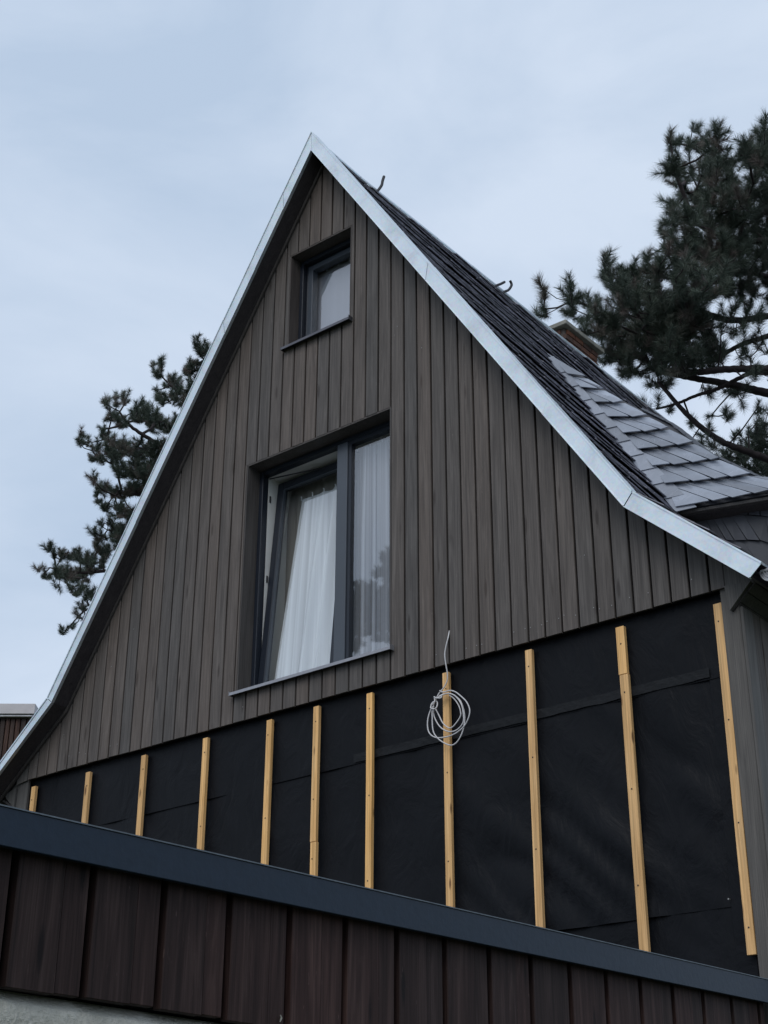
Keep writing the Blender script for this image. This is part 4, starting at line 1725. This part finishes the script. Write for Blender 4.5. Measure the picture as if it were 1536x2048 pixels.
def skeleton(polys, trunk):
    """trunk polyline then limb polylines that start at a trunk node"""
    nodes, par, rad = [], [], []
    tp = cat_rom(trunk[0], 4)
    tr = np.linspace(trunk[1], trunk[2], len(tp))
    for i, p in enumerate(tp):
        nodes.append(np.array(p))
        par.append(i - 1)
        rad.append(tr[i])
    nt_ = len(tp)
    for (pl_, r0, r1) in polys:
        pl2 = cat_rom(pl_, 5)
        d = [np.linalg.norm(nodes[k_] - np.array(pl2[0])) for k_ in range(nt_)]
        prev = int(np.argmin(d))
        rr_ = np.linspace(r0, r1, len(pl2))
        for i, p in enumerate(pl2):
            nodes.append(np.array(p))
            par.append(prev)
            rad.append(rr_[i])
            prev = len(nodes) - 1
    return nodes, par, rad


base = pix(1720, 1200, DR)
trunkR = [Vector((base[0], base[1], -1.6)), Vector((base[0], base[1], 2.5)), Vector(pix(1722, 1000, DR)), Vector(pix(1712, 700, DR)), Vector(pix(1690, 400, DR)), Vector(pix(1640, 200, DR))]
limbs = [([pix(1715, 985, DR), pix(1620, 960, DR - .3), pix(1536, 918, DR - .5), pix(1440, 880, DR - .6), pix(1378, 832, DR - .6), pix(1318, 765, DR - .3)], .062, .026),
         ([pix(1715, 830, DR), pix(1610, 800, DR), pix(1536, 786, DR + .2), pix(1460, 768, DR + .2), pix(1390, 756, DR), pix(1318, 742, DR)], .075, .035),
         ([pix(1712, 730, DR), pix(1610, 738, DR - .3), pix(1536, 736, DR - .5), pix(1450, 738, DR - .6), pix(1380, 745, DR - .6), pix(1300, 735, DR - .3)], .06, .035),
         ([pix(1710, 640, DR), pix(1610, 648, DR), pix(1536, 672, DR + .2), pix(1480, 690, DR + .2), pix(1425, 722, DR)], .05, .025),
         ([pix(1706, 590, DR), pix(1600, 625, DR), pix(1536, 632, DR), pix(1460, 640, DR), pix(1380, 620, DR), pix(1300, 640, DR)], .055, .025),
         ([pix(1700, 500, DR), pix(1600, 560, DR), pix(1520, 548, DR), pix(1420, 545, DR)], .05, .025),
         ([pix(1690, 420, DR), pix(1600, 470, DR), pix(1500, 480, DR), pix(1400, 450, DR), pix(1352, 350, DR)], .05, .012),
         ([pix(1500, 745, DR - .5), pix(1440, 775, DR - .4), pix(1395, 790, DR - .4), pix(1350, 808, DR - .4), pix(1312, 818, DR - .4)], .03, .014)]
sn, sp, sr = skeleton(limbs, (trunkR, .26, .09))
pine('large dark pine whose crown and bare limbs fill the right edge behind the roof', ptsR, sn, sp, sr, 0.125, 0.14, 210, 0.0022, 0.0050,
     carriers=None, brown=.16)

# left-hand pine, farther away behind the gable
DL = 31.0
padsL = [(394, 685, 6, 12), (404, 702, 10, 14), (425, 705, 13, 20), (395, 742, 22, 18), (376, 745, 8, 8), (412, 782, 28, 26), (307, 736, 5, 10), (322, 730, 5, 13),
         (318, 752, 10, 8), (345, 767, 22, 12), (372, 792, 32, 22), (345, 800, 10, 6), (315, 787, 6, 12), (330, 802, 10, 10), (214, 812, 6, 12), (236, 802, 7, 13),
         (250, 800, 7, 13), (225, 832, 11, 10), (245, 842, 15, 13), (281, 812, 10, 9), (290, 832, 30, 15), (330, 852, 35, 16), (362, 852, 26, 20), (204, 861, 5, 12),
         (214, 877, 12, 8), (161, 879, 6, 13), (174, 887, 10, 6), (194, 897, 10, 9), (184, 918, 8, 6), (235, 897, 22, 16), (275, 902, 26, 20), (320, 902, 22, 16),
         (215, 917, 26, 11), (262, 942, 35, 15), (300, 952, 20, 20), (187, 961, 6, 12), (203, 977, 13, 10), (240, 987, 26, 10), (270, 982, 16, 16), (197, 997, 8, 9),
         (214, 1017, 10, 9), (240, 1022, 16, 12), (265, 1032, 16, 16), (204, 1051, 6, 7), (222, 1046, 7, 7), (189, 1066, 8, 6), (204, 1076, 10, 6), (236, 1071, 18, 16),
         (194, 1096, 9, 10), (210, 1107, 18, 12), (98, 1096, 6, 10), (119, 1111, 14, 10), (150, 1116, 12, 10), (170, 1121, 11, 10), (190, 1131, 20, 16), (80, 1138, 5, 6),
         (94, 1151, 11, 7), (125, 1147, 20, 13), (160, 1152, 26, 13), (114, 1172, 6, 5), (150, 1181, 16, 9), (175, 1191, 14, 10), (164, 1216, 9, 8), (172, 1240, 6, 6),
         (157, 1233, 5, 6), (124, 1262, 8, 6), (147, 1256, 5, 5), (250, 1080, 20, 30), (420, 840, 30, 40), (330, 960, 40, 50)]
outerL = [(640, 680, 45, 35), (660, 760, 50, 40), (540, 760, 50, 40), (480, 860, 60, 40), (600, 860, 70, 45), (680, 900, 50, 50), (450, 980, 60, 40),
          (600, 1000, 80, 45), (700, 1040, 60, 45), (380, 1090, 60, 30), (600, 1120, 80, 40), (300, 1180, 60, 25)]
ptsL = np.vstack([pad_points(padsL, DL, .8, .030), pad_points(outerL, DL, 1.6, .007)])
bs_ = pix(560, 1200, DL)
trunkL = [Vector((bs_[0], bs_[1], -1.6)), Vector((bs_[0], bs_[1], 4)), Vector(pix(560, 1150, DL)), Vector(pix(545, 900, DL)), Vector(pix(540, 780, DL)), Vector(pix(536, 640, DL))]
limbsL = [([pix(550, 900, DL), pix(430, 900, DL), pix(330, 890, DL), pix(262, 852, DL), pix(238, 822, DL)], .08, .02),
          ([pix(545, 800, DL), pix(460, 830, DL), pix(390, 800, DL), pix(340, 770, DL)], .07, .02),
          ([pix(555, 1000, DL), pix(400, 1000, DL), pix(300, 990, DL), pix(230, 985, DL)], .08, .02),
          ([pix(530, 760, DL), pix(460, 760, DL), pix(410, 720, DL)], .05, .015),
          ([pix(560, 1150, DL), pix(400, 1150, DL), pix(250, 1140, DL), pix(160, 1145, DL), pix(100, 1135, DL)], .07, .012),
          ([pix(560, 1080, DL), pix(400, 1080, DL), pix(280, 1065, DL), pix(215, 1060, DL)], .06, .015),
          ([pix(560, 1200, DL), pix(400, 1220, DL), pix(250, 1200, DL), pix(180, 1215, DL), pix(130, 1262, DL)], .05, .01)]
sn, sp, sr = skeleton(limbsL, (trunkL, .28, .08))
pine('dark pine on the left, its crown partly hidden behind the gable roof', ptsL, sn, sp, sr, 0.120, 0.14, 160, 0.0034, 0.006, brown=.22)

# low pine top at the lower right, behind the dormer
DS = 22.0
padsS = [(1490, 890, 30, 22), (1530, 880, 25, 30), (1462, 920, 34, 18), (1510, 930, 45, 24), (1560, 920, 50, 40), (1600, 880, 30, 40)]
ptsS = pad_points(padsS, DS, .3, .0085)
b2 = pix(1560, 1100, DS)
trunkS = [Vector((b2[0], b2[1], -1.6)), Vector((b2[0], b2[1], 3)), Vector(pix(1560, 1050, DS)), Vector(pix(1555, 950, DS)), Vector(pix(1550, 880, DS))]
sn, sp, sr = skeleton([([pix(1558, 1000, DS), pix(1520, 950, DS), pix(1480, 920, DS)], .04, .015)], (trunkS, .14, .03))
pine('small low green pine top behind the dormer at the right edge', ptsS, sn, sp, sr, 0.13, 0.11, 120, 0.0036, 0.006, brown=.0)

# pine behind the camera, seen mirrored in the large window
YM = FY + .03


def mirror_pix(px, py, d):
    p = pix(px, py, d)
    return np.array([p[0], 2 * YM - p[1], p[2]])


DM = 34.0
padsM = [(778, 1125, 14, 20), (760, 1150, 12, 8), (790, 1160, 22, 30), (740, 1175, 14, 8), (712, 1180, 16, 16), (750, 1200, 40, 20), (790, 1220, 30, 40), (720, 1215, 28, 26),
         (705, 1250, 12, 26), (760, 1240, 40, 22), (730, 1262, 22, 10), (710, 1290, 14, 14), (770, 1275, 24, 8), (830, 1200, 40, 90), (690, 1240, 20, 60), (870, 1150, 40, 90)]
ptsM = pad_points(padsM, DM, 1.0, .030)
ptsM[:, 1] = 2 * YM - ptsM[:, 1]
bM = mirror_pix(860, 1400, DM)
trunkM = [Vector((bM[0], bM[1], -1.6)), Vector((bM[0], bM[1], 4)), Vector(mirror_pix(858, 1250, DM)), Vector(mirror_pix(850, 1100, DM)), Vector(mirror_pix(850, 1000, DM))]
limbsM = [([mirror_pix(858, 1240, DM), mirror_pix(800, 1240, DM), mirror_pix(740, 1215, DM)], .06, .02),
          ([mirror_pix(855, 1180, DM), mirror_pix(800, 1170, DM), mirror_pix(775, 1140, DM)], .05, .02)]
sn, sp, sr = skeleton(limbsM, (trunkM, .25, .1))
pine('pine seen only as a reflection in the right pane of the large window', ptsM, sn, sp, sr, 0.13, 0.12, 80, 0.006, 0.008)

for o in COL.objects:
    if o.type == 'EMPTY' and o.parent is None and 'category' not in o.keys():
        print('untagged', o.name)
print('boards', n_board, 'objects', len(COL.objects))
